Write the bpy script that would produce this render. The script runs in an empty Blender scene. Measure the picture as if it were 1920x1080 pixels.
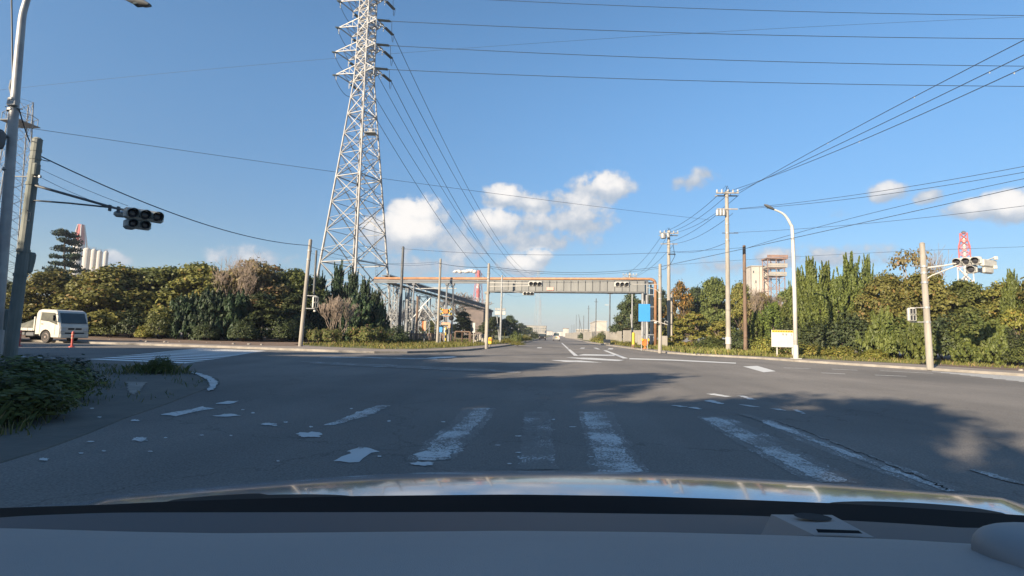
import bpy, math, random
import numpy as np
from mathutils import Vector, Matrix, Euler
R = math.radians
SC = bpy.context.scene
COL = SC.collection

# ------------------------------------------------------------------ camera, sky, sun, exposure
F = 960.0 / 1920.0                     # focal length as a share of the picture width
CAM = Vector((0, 0, 1.3))
cd = bpy.data.cameras.new('camera'); cam = bpy.data.objects.new('camera', cd); COL.objects.link(cam)
cd.sensor_width = 36.0; cd.lens = 36.0 * F; cd.clip_start = 0.02; cd.clip_end = 9000
RM = (Matrix.Rotation(R(5.18), 4, 'Z') @ Matrix.Rotation(R(90 + 5.10), 4, 'X') @ Matrix.Rotation(R(1.5), 4, 'Z'))
cam.matrix_world = Matrix.Translation(CAM) @ RM
SC.camera = cam
SC.view_settings.view_transform = 'Standard'; SC.view_settings.look = 'None'
SC.view_settings.exposure = 1.45; SC.view_settings.gamma = 1.0

def ray(u, v):
    d = Vector(((u - 960) / 960.0, (540 - v) / 960.0, -1.0))
    return (RM.to_3x3() @ d).normalized()
def P(u, v, Y):
    d = ray(u, v); t = Y / d.y
    return CAM + d * t
def G(u, v, z=0.0):
    d = ray(u, v); t = (z - CAM.z) / d.z
    return CAM + d * t
def base(u, Y, z=0.0):                 # point at ground height on the column u, at depth Y
    X = 0.0
    for k in range(3):
        v = 628 + (u - 1045) * 0.026 + 960 * (1.3 - z) / Y
        X = P(u, v, Y).x
    return Vector((X, Y, z))
def H(u, v, Y): return P(u, v, Y).z    # height of pixel at depth Y

SUN_AZ = 37.0; SUN_EL = 21.0
sd = Vector((-math.sin(R(SUN_AZ)) * math.cos(R(SUN_EL)), -math.cos(R(SUN_AZ)) * math.cos(R(SUN_EL)), math.sin(R(SUN_EL))))
sl = bpy.data.lights.new('sun', 'SUN'); sun = bpy.data.objects.new('sun', sl); COL.objects.link(sun)
sl.energy = 5.0; sl.angle = R(0.5); sl.color = (1.0, 0.83, 0.62)
sun.rotation_euler = sd.to_track_quat('Z', 'Y').to_euler(); sun.location = sd * 50

W = bpy.data.worlds.new('World'); SC.world = W; W.use_nodes = True
wt = W.node_tree; wn = wt.nodes; wl = wt.links; wn.clear()
def WN(t, **k):
    n = wn.new(t)
    for a, b in k.items(): setattr(n, a, b)
    return n
sky = WN('ShaderNodeTexSky', sky_type='NISHITA'); sky.sun_disc = False
sky.sun_elevation = R(SUN_EL); sky.sun_rotation = R(180 + SUN_AZ); sky.air_density = 1.0; sky.dust_density = 0.3; sky.ozone_density = 2.0
bg = WN('ShaderNodeBackground'); bg.inputs[1].default_value = 0.075
hsv = WN('ShaderNodeHueSaturation'); hsv.inputs['Saturation'].default_value = 1.13
tc = WN('ShaderNodeTexCoord')
def math_n(op, a, b=None, c=None, clamp=False):
    n = WN('ShaderNodeMath', operation=op); n.use_clamp = clamp
    for i, x in enumerate((a, b, c)):
        if x is None: continue
        if isinstance(x, (int, float)): n.inputs[i].default_value = x
        else: wl.new(x, n.inputs[i])
    return n.outputs[0]
sep = WN('ShaderNodeSeparateXYZ'); wl.new(tc.outputs['Generated'], sep.inputs[0])
az = math_n('ARCTAN2', sep.outputs[0], sep.outputs[1]); el = math_n('ARCSINE', sep.outputs[2])
cmb = WN('ShaderNodeCombineXYZ'); wl.new(az, cmb.inputs[0]); wl.new(el, cmb.inputs[1])
# thin bright haze near the horizon is toned down, the zenith kept
gr = WN('ShaderNodeMapRange', interpolation_type='SMOOTHSTEP'); wl.new(el, gr.inputs[0]); gr.inputs[1].default_value = -.02; gr.inputs[2].default_value = .55
tint = WN('ShaderNodeMix', data_type='RGBA'); wl.new(gr.outputs[0], tint.inputs[0]); tint.inputs[6].default_value = (.42, .47, .55, 1); tint.inputs[7].default_value = (.86, .95, .98, 1)
tm = WN('ShaderNodeMix', data_type='RGBA', blend_type='MULTIPLY'); tm.inputs[0].default_value = 1; wl.new(sky.outputs[0], tm.inputs[6]); wl.new(tint.outputs[2], tm.inputs[7])
wl.new(tm.outputs[2], hsv.inputs['Color']); wl.new(hsv.outputs[0], bg.inputs[0])
CLOUDS = [(780,402,46,30,1.15),(752,432,50,36,1.15),(790,436,38,26,1.0),(725,440,40,26,.9),
 (948,370,40,20,.95),(1000,384,60,18,.75),(1050,378,50,18,.7),(1128,352,50,26,.95),(1098,378,36,20,.75),(930,420,48,24,.95),(1000,420,60,24,.7),(1080,412,62,30,.72),(1000,448,120,26,.55),
 (975,498,36,17,1.0),(1010,484,22,16,1.0),(1292,342,52,15,.50),(1322,326,26,14,.5),(1668,358,34,19,.95),(1745,368,30,15,.7),(1885,388,48,27,1.05),(1830,392,60,17,.75),(1560,405,36,18,.3),
 (215,484,36,14,.6),(470,482,70,20,.55),(530,492,60,18,.45),(850,455,110,34,.55),(800,500,120,30,.5),(1500,486,210,22,.5),(1330,500,90,16,.4),(1640,490,90,20,.4),(2100,420,90,40,1),(2300,330,120,40,.9),(-200,430,140,40,.8),(-500,330,160,50,.8)]
mx = None; my = None
noise = WN('ShaderNodeTexNoise'); noise.inputs['Scale'].default_value = 22; noise.inputs['Detail'].default_value = 9; noise.inputs['Roughness'].default_value = .58
wl.new(cmb.outputs[0], noise.inputs['Vector'])
for (u, v, ru, rv, s) in CLOUDS:
    ru *= 1.22; rv *= 1.22
    d = ray(u, v); a0 = math.atan2(d.x, d.y); e0 = math.asin(d.z)
    d2 = ray(u + 10, v); a1 = math.atan2(d2.x, d2.y); ka = abs(a1 - a0) / 10
    d2 = ray(u, v + 10); ke = abs(math.asin(d2.z) - e0) / 10
    sb = WN('ShaderNodeVectorMath', operation='SUBTRACT'); wl.new(cmb.outputs[0], sb.inputs[0]); sb.inputs[1].default_value = (a0, e0, 0)
    ml = WN('ShaderNodeVectorMath', operation='MULTIPLY'); wl.new(sb.outputs[0], ml.inputs[0]); ml.inputs[1].default_value = (1 / (ru * ka), 1 / (rv * ke), 0)
    ln = WN('ShaderNodeVectorMath', operation='LENGTH'); wl.new(ml.outputs[0], ln.inputs[0])
    sp = WN('ShaderNodeSeparateXYZ'); wl.new(ml.outputs[0], sp.inputs[0])
    m = math_n('MULTIPLY', math_n('SUBTRACT', 1.45, ln.outputs['Value'], clamp=True) if False else math_n('SUBTRACT', 1.4, ln.outputs['Value']), s / 1.4)
    m = math_n('MAXIMUM', m, 0.0)
    # sunlit tops, grey undersides: the height inside each cloud, weighted by that cloud's thickness
    sh = math_n('MULTIPLY', m, math_n('MULTIPLY_ADD', sp.outputs[1], 0.5, 0.5, clamp=True))
    sh = math_n('MULTIPLY', sh, min(1.0, s))
    mx = m if mx is None else math_n('MAXIMUM', mx, m)
    my = sh if my is None else math_n('MAXIMUM', my, sh)
n1 = math_n('MULTIPLY_ADD', noise.outputs['Fac'], 1.9, -0.95)
den = math_n('MULTIPLY', mx, math_n('ADD', n1, 0.95))
den = math_n('ADD', den, math_n('MULTIPLY', n1, 0.30))
mr = WN('ShaderNodeMapRange', interpolation_type='SMOOTHSTEP'); wl.new(den, mr.inputs[0]); mr.inputs[1].default_value = .15; mr.inputs[2].default_value = .44; mr.inputs[4].default_value = .95
cm = math_n('MULTIPLY', mr.outputs[0], math_n('GREATER_THAN', mx, 0.001))
shf = math_n('ADD', my, math_n('MULTIPLY', n1, 0.5))
mr2 = WN('ShaderNodeMapRange', interpolation_type='SMOOTHSTEP'); wl.new(shf, mr2.inputs[0]); mr2.inputs[1].default_value = .02; mr2.inputs[2].default_value = .55
cc = WN('ShaderNodeMix', data_type='RGBA'); wl.new(mr2.outputs[0], cc.inputs[0])
cc.inputs[6].default_value = (.33, .39, .47, 1); cc.inputs[7].default_value = (.80, .76, .72, 1)
bgc = WN('ShaderNodeBackground'); wl.new(cc.outputs[2], bgc.inputs[0]); bgc.inputs[1].default_value = 0.50
msh = WN('ShaderNodeMixShader'); wl.new(cm, msh.inputs[0]); wl.new(bg.outputs[0], msh.inputs[1]); wl.new(bgc.outputs[0], msh.inputs[2])
out = WN('ShaderNodeOutputWorld'); wl.new(msh.outputs[0], out.inputs[0])

# ------------------------------------------------------------------ materials
def new_mat(name):
    m = bpy.data.materials.new(name); m.use_nodes = True
    return m, m.node_tree.nodes, m.node_tree.links, m.node_tree.nodes['Principled BSDF']
def M(name, c1, c2=None, scale=4.0, rough=.6, metal=0.0, bump=0.0, detail=6, contrast=(.35, .65), coat=0.0, stretch=None, world=False, bscale=None):
    m, n, l, b = new_mat(name)
    b.inputs['Roughness'].default_value = rough; b.inputs['Metallic'].default_value = metal
    if coat: b.inputs['Coat Weight'].default_value = coat
    if c2 is None: c2 = tuple(min(1, x * .82) for x in c1)
    if world: g = n.new('ShaderNodeNewGeometry'); src = g.outputs['Position']
    else: g = n.new('ShaderNodeTexCoord'); src = g.outputs['Object']
    if stretch:
        mp = n.new('ShaderNodeMapping'); mp.inputs['Scale'].default_value = stretch; l.new(src, mp.inputs[0]); src = mp.outputs[0]
    t = n.new('ShaderNodeTexNoise'); t.inputs['Scale'].default_value = scale; t.inputs['Detail'].default_value = detail; l.new(src, t.inputs['Vector'])
    r = n.new('ShaderNodeMapRange'); l.new(t.outputs['Fac'], r.inputs[0]); r.inputs[1].default_value = contrast[0]; r.inputs[2].default_value = contrast[1]
    x = n.new('ShaderNodeMix'); x.data_type = 'RGBA'; l.new(r.outputs[0], x.inputs[0])
    x.inputs[6].default_value = (*c1, 1); x.inputs[7].default_value = (*c2, 1); l.new(x.outputs[2], b.inputs['Base Color'])
    if bump:
        bt = n.new('ShaderNodeTexNoise'); bt.inputs['Scale'].default_value = bscale or scale * 6; bt.inputs['Detail'].default_value = 4; l.new(src, bt.inputs['Vector'])
        bp = n.new('ShaderNodeBump'); bp.inputs['Strength'].default_value = bump; bp.inputs['Distance'].default_value = .02; l.new(bt.outputs['Fac'], bp.inputs['Height']); l.new(bp.outputs[0], b.inputs['Normal'])
    if name in ('black_cowl', 'black_plastic', 'bare_conductor', 'cable_sheath'): b.inputs['Specular IOR Level'].default_value = .05
    return m
def leaf_mat(name, dark, light, accent=None, accf=.1, trans=.28, rough=.55, nscale=.9):
    m, n, l, b = new_mat(name)
    g = n.new('ShaderNodeNewGeometry'); tcn = n.new('ShaderNodeTexCoord'); oi = n.new('ShaderNodeObjectInfo')
    nt = n.new('ShaderNodeTexNoise'); nt.inputs['Scale'].default_value = nscale; nt.inputs['Detail'].default_value = 3; l.new(tcn.outputs['Object'], nt.inputs['Vector'])
    a = n.new('ShaderNodeMath'); a.operation = 'MULTIPLY_ADD'; l.new(g.outputs['Random Per Island'], a.inputs[0]); a.inputs[1].default_value = .55
    mm = n.new('ShaderNodeMapRange'); l.new(nt.outputs['Fac'], mm.inputs[0]); mm.inputs[1].default_value = .3; mm.inputs[2].default_value = .7; mm.inputs[4].default_value = .45
    l.new(mm.outputs[0], a.inputs[2])
    x = n.new('ShaderNodeMix'); x.data_type = 'RGBA'; l.new(a.outputs[0], x.inputs[0]); x.inputs[6].default_value = (*dark, 1); x.inputs[7].default_value = (*light, 1)
    col = x.outputs[2]
    if accent:
        gt = n.new('ShaderNodeMath'); gt.operation = 'LESS_THAN'; l.new(g.outputs['Random Per Island'], gt.inputs[0]); gt.inputs[1].default_value = accf
        y = n.new('ShaderNodeMix'); y.data_type = 'RGBA'; l.new(gt.outputs[0], y.inputs[0]); l.new(col, y.inputs[6]); y.inputs[7].default_value = (*accent, 1); col = y.outputs[2]
    hs = n.new('ShaderNodeHueSaturation'); l.new(col, hs.inputs['Color'])
    mr = n.new('ShaderNodeMapRange'); l.new(oi.outputs['Random'], mr.inputs[0]); mr.inputs[3].default_value = .8; mr.inputs[4].default_value = 1.25; l.new(mr.outputs[0], hs.inputs['Value'])
    mr = n.new('ShaderNodeMapRange'); l.new(oi.outputs['Random'], mr.inputs[0]); mr.inputs[3].default_value = .485; mr.inputs[4].default_value = .51; l.new(mr.outputs[0], hs.inputs['Hue'])
    l.new(hs.outputs[0], b.inputs['Base Color']); b.inputs['Roughness'].default_value = rough; b.inputs['Specular IOR Level'].default_value = .25
    tr = n.new('ShaderNodeBsdfTranslucent'); l.new(hs.outputs[0], tr.inputs[0])
    mi = n.new('ShaderNodeMixShader'); mi.inputs[0].default_value = trans; l.new(b.outputs[0], mi.inputs[1]); l.new(tr.outputs[0], mi.inputs[2])
    l.new(mi.outputs[0], n['Material Output'].inputs[0])
    return m

ASPH = ((.116, .110, .102), (.205, .190, .172))
def asphalt_color(n, l):
    g = n.new('ShaderNodeNewGeometry'); pos = g.outputs['Position']
    a = n.new('ShaderNodeTexNoise'); a.inputs['Scale'].default_value = .16; a.inputs['Detail'].default_value = 5; l.new(pos, a.inputs['Vector'])
    mp = n.new('ShaderNodeMapping'); mp.inputs['Scale'].default_value = (.9, .12, 1); l.new(pos, mp.inputs[0])
    a2 = n.new('ShaderNodeTexNoise'); a2.inputs['Scale'].default_value = .9; a2.inputs['Detail'].default_value = 4; l.new(mp.outputs[0], a2.inputs['Vector'])
    ad = n.new('ShaderNodeMath'); ad.operation = 'MULTIPLY_ADD'; l.new(a2.outputs['Fac'], ad.inputs[0]); ad.inputs[1].default_value = .45; l.new(a.outputs['Fac'], ad.inputs[2])
    r = n.new('ShaderNodeMapRange'); l.new(ad.outputs[0], r.inputs[0]); r.inputs[1].default_value = .5; r.inputs[2].default_value = .95
    x = n.new('ShaderNodeMix'); x.data_type = 'RGBA'; l.new(r.outputs[0], x.inputs[0]); x.inputs[6].default_value = (*ASPH[0], 1); x.inputs[7].default_value = (*ASPH[1], 1)
    f = n.new('ShaderNodeTexNoise'); f.inputs['Scale'].default_value = 55; f.inputs['Detail'].default_value = 3; l.new(pos, f.inputs['Vector'])
    fr = n.new('ShaderNodeMapRange'); l.new(f.outputs['Fac'], fr.inputs[0]); fr.inputs[1].default_value = .3; fr.inputs[2].default_value = .7; fr.inputs[3].default_value = .72; fr.inputs[4].default_value = 1.3
    mu = n.new('ShaderNodeMix'); mu.data_type = 'RGBA'; mu.blend_type = 'MULTIPLY'; mu.inputs[0].default_value = 1; l.new(x.outputs[2], mu.inputs[6]); l.new(fr.outputs[0], mu.inputs[7])
    # hairline cracks
    v = n.new('ShaderNodeTexVoronoi'); v.feature = 'DISTANCE_TO_EDGE'; v.inputs['Scale'].default_value = .27
    wp = n.new('ShaderNodeTexNoise'); wp.inputs['Scale'].default_value = 2.2; wp.inputs['Detail'].default_value = 5; l.new(pos, wp.inputs['Vector'])
    wa = n.new('ShaderNodeMix'); wa.data_type = 'RGBA'; wa.blend_type = 'LINEAR_LIGHT'; wa.inputs[0].default_value = .5; l.new(pos, wa.inputs[6]); l.new(wp.outputs['Color'], wa.inputs[7]); l.new(wa.outputs[2], v.inputs['Vector'])
    cr = n.new('ShaderNodeMapRange'); l.new(v.outputs['Distance'], cr.inputs[0]); cr.inputs[1].default_value = .0; cr.inputs[2].default_value = .007; cr.inputs[3].default_value = .72; cr.inputs[4].default_value = 1
    mu2 = n.new('ShaderNodeMix'); mu2.data_type = 'RGBA'; mu2.blend_type = 'MULTIPLY'; mu2.inputs[0].default_value = 1; l.new(mu.outputs[2], mu2.inputs[6]); l.new(cr.outputs[0], mu2.inputs[7])
    return mu2.outputs[2], f.outputs['Fac'], pos
def asphalt():
    m, n, l, b = new_mat('asphalt'); c, h, pos = asphalt_color(n, l)
    l.new(c, b.inputs['Base Color']); b.inputs['Roughness'].default_value = .92; b.inputs['Specular IOR Level'].default_value = .25
    bp = n.new('ShaderNodeBump'); bp.inputs['Strength'].default_value = .5; bp.inputs['Distance'].default_value = .008; l.new(h, bp.inputs['Height']); l.new(bp.outputs[0], b.inputs['Normal'])
    return m
def worn_paint(name, lo, hi, scale=16, col=(.50, .51, .50)):
    """road paint flaked off down to the asphalt: lo..hi is the noise range over which paint survives"""
    m, n, l, b = new_mat(name); c, h, pos = asphalt_color(n, l)
    t = n.new('ShaderNodeTexNoise'); t.inputs['Scale'].default_value = scale; t.inputs['Detail'].default_value = 8; t.inputs['Roughness'].default_value = .7; l.new(pos, t.inputs['Vector'])
    t2 = n.new('ShaderNodeTexNoise'); t2.inputs['Scale'].default_value = 1.7; t2.inputs['Detail'].default_value = 2; l.new(pos, t2.inputs['Vector'])
    ad = n.new('ShaderNodeMath'); ad.operation = 'MULTIPLY_ADD'; l.new(t2.outputs['Fac'], ad.inputs[0]); ad.inputs[1].default_value = .55; l.new(t.outputs['Fac'], ad.inputs[2])
    r = n.new('ShaderNodeMapRange'); l.new(ad.outputs[0], r.inputs[0]); r.inputs[1].default_value = lo; r.inputs[2].default_value = hi
    x = n.new('ShaderNodeMix'); x.data_type = 'RGBA'; l.new(r.outputs[0], x.inputs[0]); l.new(c, x.inputs[6]); x.inputs[7].default_value = (*col, 1)
    l.new(x.outputs[2], b.inputs['Base Color']); b.inputs['Roughness'].default_value = .85
    return m

MT = dict(
 asphalt=asphalt(),
 paint=worn_paint('road_paint', .60, .72), paint_new=worn_paint('road_paint_fresh', .40, .52),
 paint_bright=worn_paint('zebra_paint', .40, .50, 16, (.74, .75, .74)), paint_chip=worn_paint('road_paint_chips', .62, .70, 30), board=M('board_white', (.46, .46, .45), (.42, .42, .41), 2, .5),
 paint_worn=worn_paint('road_paint_flaked', .755, .80, 48), paint_ghost=worn_paint('road_paint_nearly_gone', .868, .90, 48),
 kerb=M('kerb_concrete', (0.27, 0.25, 0.22), (0.18, 0.165, 0.145), 2, .9, bump=.3),
 pavement=M('pavement', (.24, .20, .17), (.17, .15, .13), 1.2, .95, bump=.3, world=True),
 soil=M('soil', (0.165, 0.105, 0.07), (0.105, 0.075, 0.05), 1.1, .95, bump=.5, world=True),
 grass=M('grass_ground', (0.085, 0.1, 0.022), (0.13, 0.12, 0.04), 1.0, .95, bump=.5, world=True),
 grass_dark=M('verge_soil', (0.085, 0.085, 0.075), (0.12, 0.112, 0.095), 1.6, .95, bump=.5, world=True),
 land=M('land', (.10, .11, .05), (.16, .14, .09), .05, .95, world=True),
 concrete=M('pole_concrete', (0.3, 0.275, 0.24), (0.21, 0.195, 0.17), 3, .85, bump=.15, stretch=(1, 1, .25)),
 concrete_old=M('old_pole_concrete', (0.2, 0.21, 0.19), (0.13, 0.145, 0.13), 4, .9, bump=.2, stretch=(1, 1, .25)),
 galv=M('galvanised_steel', (0.3, 0.31, 0.31), (0.22, 0.225, 0.23), 2.5, .5, .25),
 tower=M('tower_steel', (0.27, 0.27, 0.265), (0.17, 0.17, 0.175), .8, .55, .1),
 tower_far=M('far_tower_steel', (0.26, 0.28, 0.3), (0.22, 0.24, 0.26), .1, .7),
 steel_dark=M('dark_steel', (.10, .105, .11), (.06, .065, .07), 2, .6, .2),
 brownwood=M('brown_pole', (.16, .105, .075), (.10, .07, .05), 4, .85, bump=.3, stretch=(1, 1, .2)),
 orange=M('orange_pipe', (0.3, 0.165, 0.085), (0.22, 0.11, 0.055), 1.5, .6),
 panel=M('grey_panel', (0.175, 0.18, 0.175), (0.125, 0.13, 0.13), .5, .7, stretch=(2, 2, .5)),
 beam=M('grey_beam', (0.12, 0.13, 0.145), (0.08, 0.09, 0.1), 1.2, .65),
 frame_grey=M('trestle_steel', (0.24, 0.25, 0.26), (0.16, 0.17, 0.18), 1.5, .6, .1),
 white=M('white_paint', (0.46, 0.45, 0.42), (0.37, 0.36, 0.335), 2, .45),
 van_white=M('van_paint', (0.5, 0.49, 0.44), (0.42, 0.41, 0.37), 1, .3, coat=.4),
 truck_white=M('truck_paint', (0.52, 0.5, 0.44), (0.44, 0.42, 0.37), 1.5, .35, coat=.4),
 glass_dark=M('dark_glass', (.03, .045, .05), (.05, .07, .075), 1, .08),
 rubber=M('rubber', (.03, .028, .026), (.05, .045, .04), 8, .85),
 rim=M('wheel_rim', (.36, .29, .26), (.24, .19, .17), 6, .5, .2),
 black=M('black_plastic', (.015, .015, .016), (.025, .025, .027), 5, .6),
 tarp=M('green_grey_tarp', (.12, .12, .095), (.07, .075, .06), 3, .85, bump=.4),
 red=M('red_paint', (.46, .08, .06), (.36, .06, .05), 3, .55),
 redwhite_red=M('chimney_red', (0.42, 0.085, 0.075), (0.34, 0.07, 0.06), .3, .7),
 redwhite_white=M('chimney_white', (0.46, 0.44, 0.42), (0.38, 0.37, 0.35), .3, .7),
 signal=M('signal_housing', (0.42, 0.42, 0.39), (0.32, 0.32, 0.3), 4, .5),
 signal_dark=M('signal_housing_shaded_green', (.22, .25, .23), (.15, .17, .16), 4, .5),  # darker copy of the signal housing, front-side shade put into its colour
 lens=M('unlit_lens', (.022, .022, .026), (.03, .03, .035), 12, .25),
 blue=M('blue_board', (0.03, 0.22, 0.52), (0.027, 0.2, 0.47), 1, .5),
 orange_sign=M('orange_sign_paint', (0.52, 0.16, 0.03), (0.42, 0.12, 0.02), 3, .5),
 pale_sign=M('pale_orange_sign_paint', (0.5, 0.28, 0.17), (0.42, 0.23, 0.14), 3, .5),
 yellow=M('yellow_paint', (0.52, 0.37, 0.03), (0.42, 0.3, 0.03), 3, .5),
 palewall=M('pale_wall', (0.3, 0.28, 0.24), (0.22, 0.205, 0.18), .3, .85, stretch=(1, 1, .3)),
 whitewall=M('white_wall', (0.42, 0.39, 0.35), (0.33, 0.31, 0.275), .2, .8, stretch=(1, 1, .3)),
 greywall=M('grey_wall', (0.2, 0.195, 0.18), (0.15, 0.145, 0.135), .5, .85),
 rust=M('rusty_steel', (.24, .14, .10), (.15, .10, .08), 1, .8),
 roof=M('dull_roof', (.15, .12, .11), (.10, .085, .08), 1, .85),
 cable=M('cable_sheath', (.035, .05, .07), (.03, .04, .055), 1, .6),
 wire=M('bare_conductor', (0.022, 0.034, 0.048), (0.02, 0.03, 0.042), 1, .5),
 insulator=M('insulator', (0.09, 0.11, 0.12), (0.06, 0.08, 0.09), 3, .3),
 bark=M('bark', (.14, .105, .075), (.08, .06, .045), 5, .9, bump=.5),
 twig=M('pale_twigs', (.27, .215, .17), (.17, .135, .105), 2, .9),
 twig_grey=M('grey_twigs', (.22, .20, .19), (.15, .14, .135), 2, .9),
 steam=M('white_steam', (0.5, 0.48, 0.46), (0.45, 0.44, 0.42), .1, 1),
 hood=M('car_paint_silver_blue', (.30, .36, .44), (.28, .34, .42), .5, .14, .55, coat=.35),
 dash=M('dashboard_plastic', (.29, .28, .27), (.245, .238, .232), 2.2, .62, bump=.35, bscale=1400),
 dash_low=M('dashboard_lower_plastic', (.034, .038, .048), (.028, .031, .040), 1.2, .6, bump=.06, bscale=900),  # dashboard plastic darkened: the shelf's shade is put into the colour
 cowl=M('black_cowl', (.006, .006, .007), (.009, .009, .010), 3, .75),
 dash_lid=M('binnacle_plastic', (.20, .205, .21), (.17, .175, .18), 2, .55, bump=.05, bscale=900),
)
LM = dict(
 olive=leaf_mat('leaf_olive', (.060, .070, .018), (.19, .175, .045), (.19, .13, .04), .05),
 green=leaf_mat('leaf_green', (.040, .062, .018), (.145, .160, .042), None),
 dark=leaf_mat('leaf_dark', (.022, .034, .016), (.070, .088, .030), None, trans=.15),
 brown=leaf_mat('leaf_brown', (.10, .085, .035), (.21, .17, .07), (.20, .12, .06), .12),
 juniper=leaf_mat('leaf_juniper', (.032, .052, .014), (.140, .165, .036), None, trans=.2),
 juniper_dark=leaf_mat('leaf_juniper_dark', (.014, .028, .014), (.04, .065, .024), None, trans=.12),
 pine=leaf_mat('needle_dark', (.018, .036, .024), (.042, .066, .035), None, trans=.1),
 bright=leaf_mat('leaf_bright', (.09, .105, .02), (.25, .24, .05), (.26, .18, .04), .06),
 azalea=leaf_mat('leaf_azalea', (.05, .065, .02), (.15, .16, .045), (.22, .13, .08), .10),
 autumn=leaf_mat('leaf_autumn', (.07, .065, .02), (.17, .12, .035), (.32, .17, .03), .25),
 blade=leaf_mat('grass_blades', (.035, .055, .018), (.12, .14, .045), (.20, .17, .08), .15),
 blade_sun=leaf_mat('sunlit_grass_blades', (.07, .085, .02), (.19, .19, .05), (.26, .2, .08), .15),  # lighter copy of the blades, sunlight put into the colours
)

# ------------------------------------------------------------------ mesh builders
class MB:
    def __init__(s): s.v = []; s.f = []
    def add(s, vs, fs):
        o = len(s.v); s.v += [Vector(p) for p in vs]; s.f += [tuple(i + o for i in f) for f in fs]; return s
    def box(s, c, size, rot=None, bev=0.0):
        c = Vector(c); hx, hy, hz = [x / 2 for x in size]; m = rot or Matrix.Identity(3)
        if bev <= 0:
            vs = [c + m @ Vector((x * hx, y * hy, z * hz)) for x in (-1, 1) for y in (-1, 1) for z in (-1, 1)]
            fs = [(0, 1, 3, 2), (4, 6, 7, 5), (0, 4, 5, 1), (2, 3, 7, 6), (0, 2, 6, 4), (1, 5, 7, 3)]
            return s.add(vs, fs)
        b = min(bev, hx * .9, hy * .9, hz * .9); prof = []
        for (sx, sy) in ((1, 1), (-1, 1), (-1, -1), (1, -1)):
            q = [(sx * hx, sy * (hy - b)), (sx * (hx - b), sy * hy)]
            if sx * sy < 0: q.reverse()
            prof += q
        rows = []
        for z, k in ((-hz, b), (-hz + b, 0), (hz - b, 0), (hz, b)):
            rows.append([c + m @ Vector((x - math.copysign(k, x), y - math.copysign(k, y), z)) for x, y in prof])
        vs = [p for r in rows for p in r]; n = 8; fs = [tuple(range(n - 1, -1, -1)), tuple(range(3 * n, 4 * n))]
        for k in range(3):
            for i in range(n): fs.append((k * n + i, k * n + (i + 1) % n, (k + 1) * n + (i + 1) % n, (k + 1) * n + i))
        return s.add(vs, fs)
    def tube(s, p0, p1, r0, r1=None, n=6, caps=True):
        p0 = Vector(p0); p1 = Vector(p1); r1 = r0 if r1 is None else r1
        d = (p1 - p0)
        if d.length < 1e-6: return s
        d.normalize(); a = d.orthogonal().normalized(); b = d.cross(a)
        vs = []
        for p, r in ((p0, r0), (p1, r1)):
            for i in range(n):
                t = 2 * math.pi * i / n; vs.append(p + a * math.cos(t) * r + b * math.sin(t) * r)
        fs = [(i, (i + 1) % n, n + (i + 1) % n, n + i) for i in range(n)]
        if caps: fs += [tuple(range(n - 1, -1, -1)), tuple(range(n, 2 * n))]
        return s.add(vs, fs)
    def path(s, pts, r, n=6):
        pts = [Vector(p) for p in pts]; rs = r if isinstance(r, (list, tuple)) else [r] * len(pts)
        a = None; vs = []
        for i, p in enumerate(pts):
            d = (pts[min(i + 1, len(pts) - 1)] - pts[max(i - 1, 0)]).normalized()
            a = d.orthogonal().normalized() if a is None else (a - d * a.dot(d)).normalized()
            b = d.cross(a)
            for k in range(n):
                t = 2 * math.pi * k / n; vs.append(p + (a * math.cos(t) + b * math.sin(t)) * rs[i])
        fs = []
        for i in range(len(pts) - 1):
            for k in range(n): fs.append((i * n + k, i * n + (k + 1) % n, (i + 1) * n + (k + 1) % n, (i + 1) * n + k))
        m = (len(pts) - 1) * n
        fs += [tuple(range(n - 1, -1, -1)), tuple(range(m, m + n))]
        return s.add(vs, fs)
    def prism(s, poly, z0, z1):
        n = len(poly); vs = [(x, y, z0) for x, y in poly] + [(x, y, z1) for x, y in poly]
        fs = [tuple(range(n - 1, -1, -1)), tuple(range(n, 2 * n))] + [(i, (i + 1) % n, n + (i + 1) % n, n + i) for i in range(n)]
        return s.add(vs, fs)
    def extrude(s, poly3, d):
        d = Vector(d); n = len(poly3); vs = [Vector(p) for p in poly3] + [Vector(p) + d for p in poly3]
        fs = [tuple(range(n - 1, -1, -1)), tuple(range(n, 2 * n))] + [(i, (i + 1) % n, n + (i + 1) % n, n + i) for i in range(n)]
        return s.add(vs, fs)
    def lathe(s, prof, o, n=16, axis=None):
        o = Vector(o); ax = Vector(axis or (0, 0, 1)).normalized(); a = ax.orthogonal().normalized(); b = ax.cross(a)
        vs = []
        for r, z in prof:
            for i in range(n):
                t = 2 * math.pi * i / n; vs.append(o + ax * z + (a * math.cos(t) + b * math.sin(t)) * max(r, 1e-4))
        fs = []
        for k in range(len(prof) - 1):
            for i in range(n): fs.append((k * n + i, k * n + (i + 1) % n, (k + 1) * n + (i + 1) % n, (k + 1) * n + i))
        m = (len(prof) - 1) * n
        fs += [tuple(range(n - 1, -1, -1)), tuple(range(m, m + n))]
        return s.add(vs, fs)
    def grid(s, rows, thick=None):
        nr = len(rows); nc = len(rows[0]); vs = [p for r in rows for p in r]
        fs = [(i * nc + j, i * nc + j + 1, (i + 1) * nc + j + 1, (i + 1) * nc + j) for i in range(nr - 1) for j in range(nc - 1)]
        return s.add(vs, fs)
def mesh_obj(name, me, mat, loc=(0, 0, 0), parent=None):
    o = bpy.data.objects.new(name, me); COL.objects.link(o); me.materials.append(mat) if mat and not me.materials else None
    o.location = loc
    if parent: o.parent = parent
    return o
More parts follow.
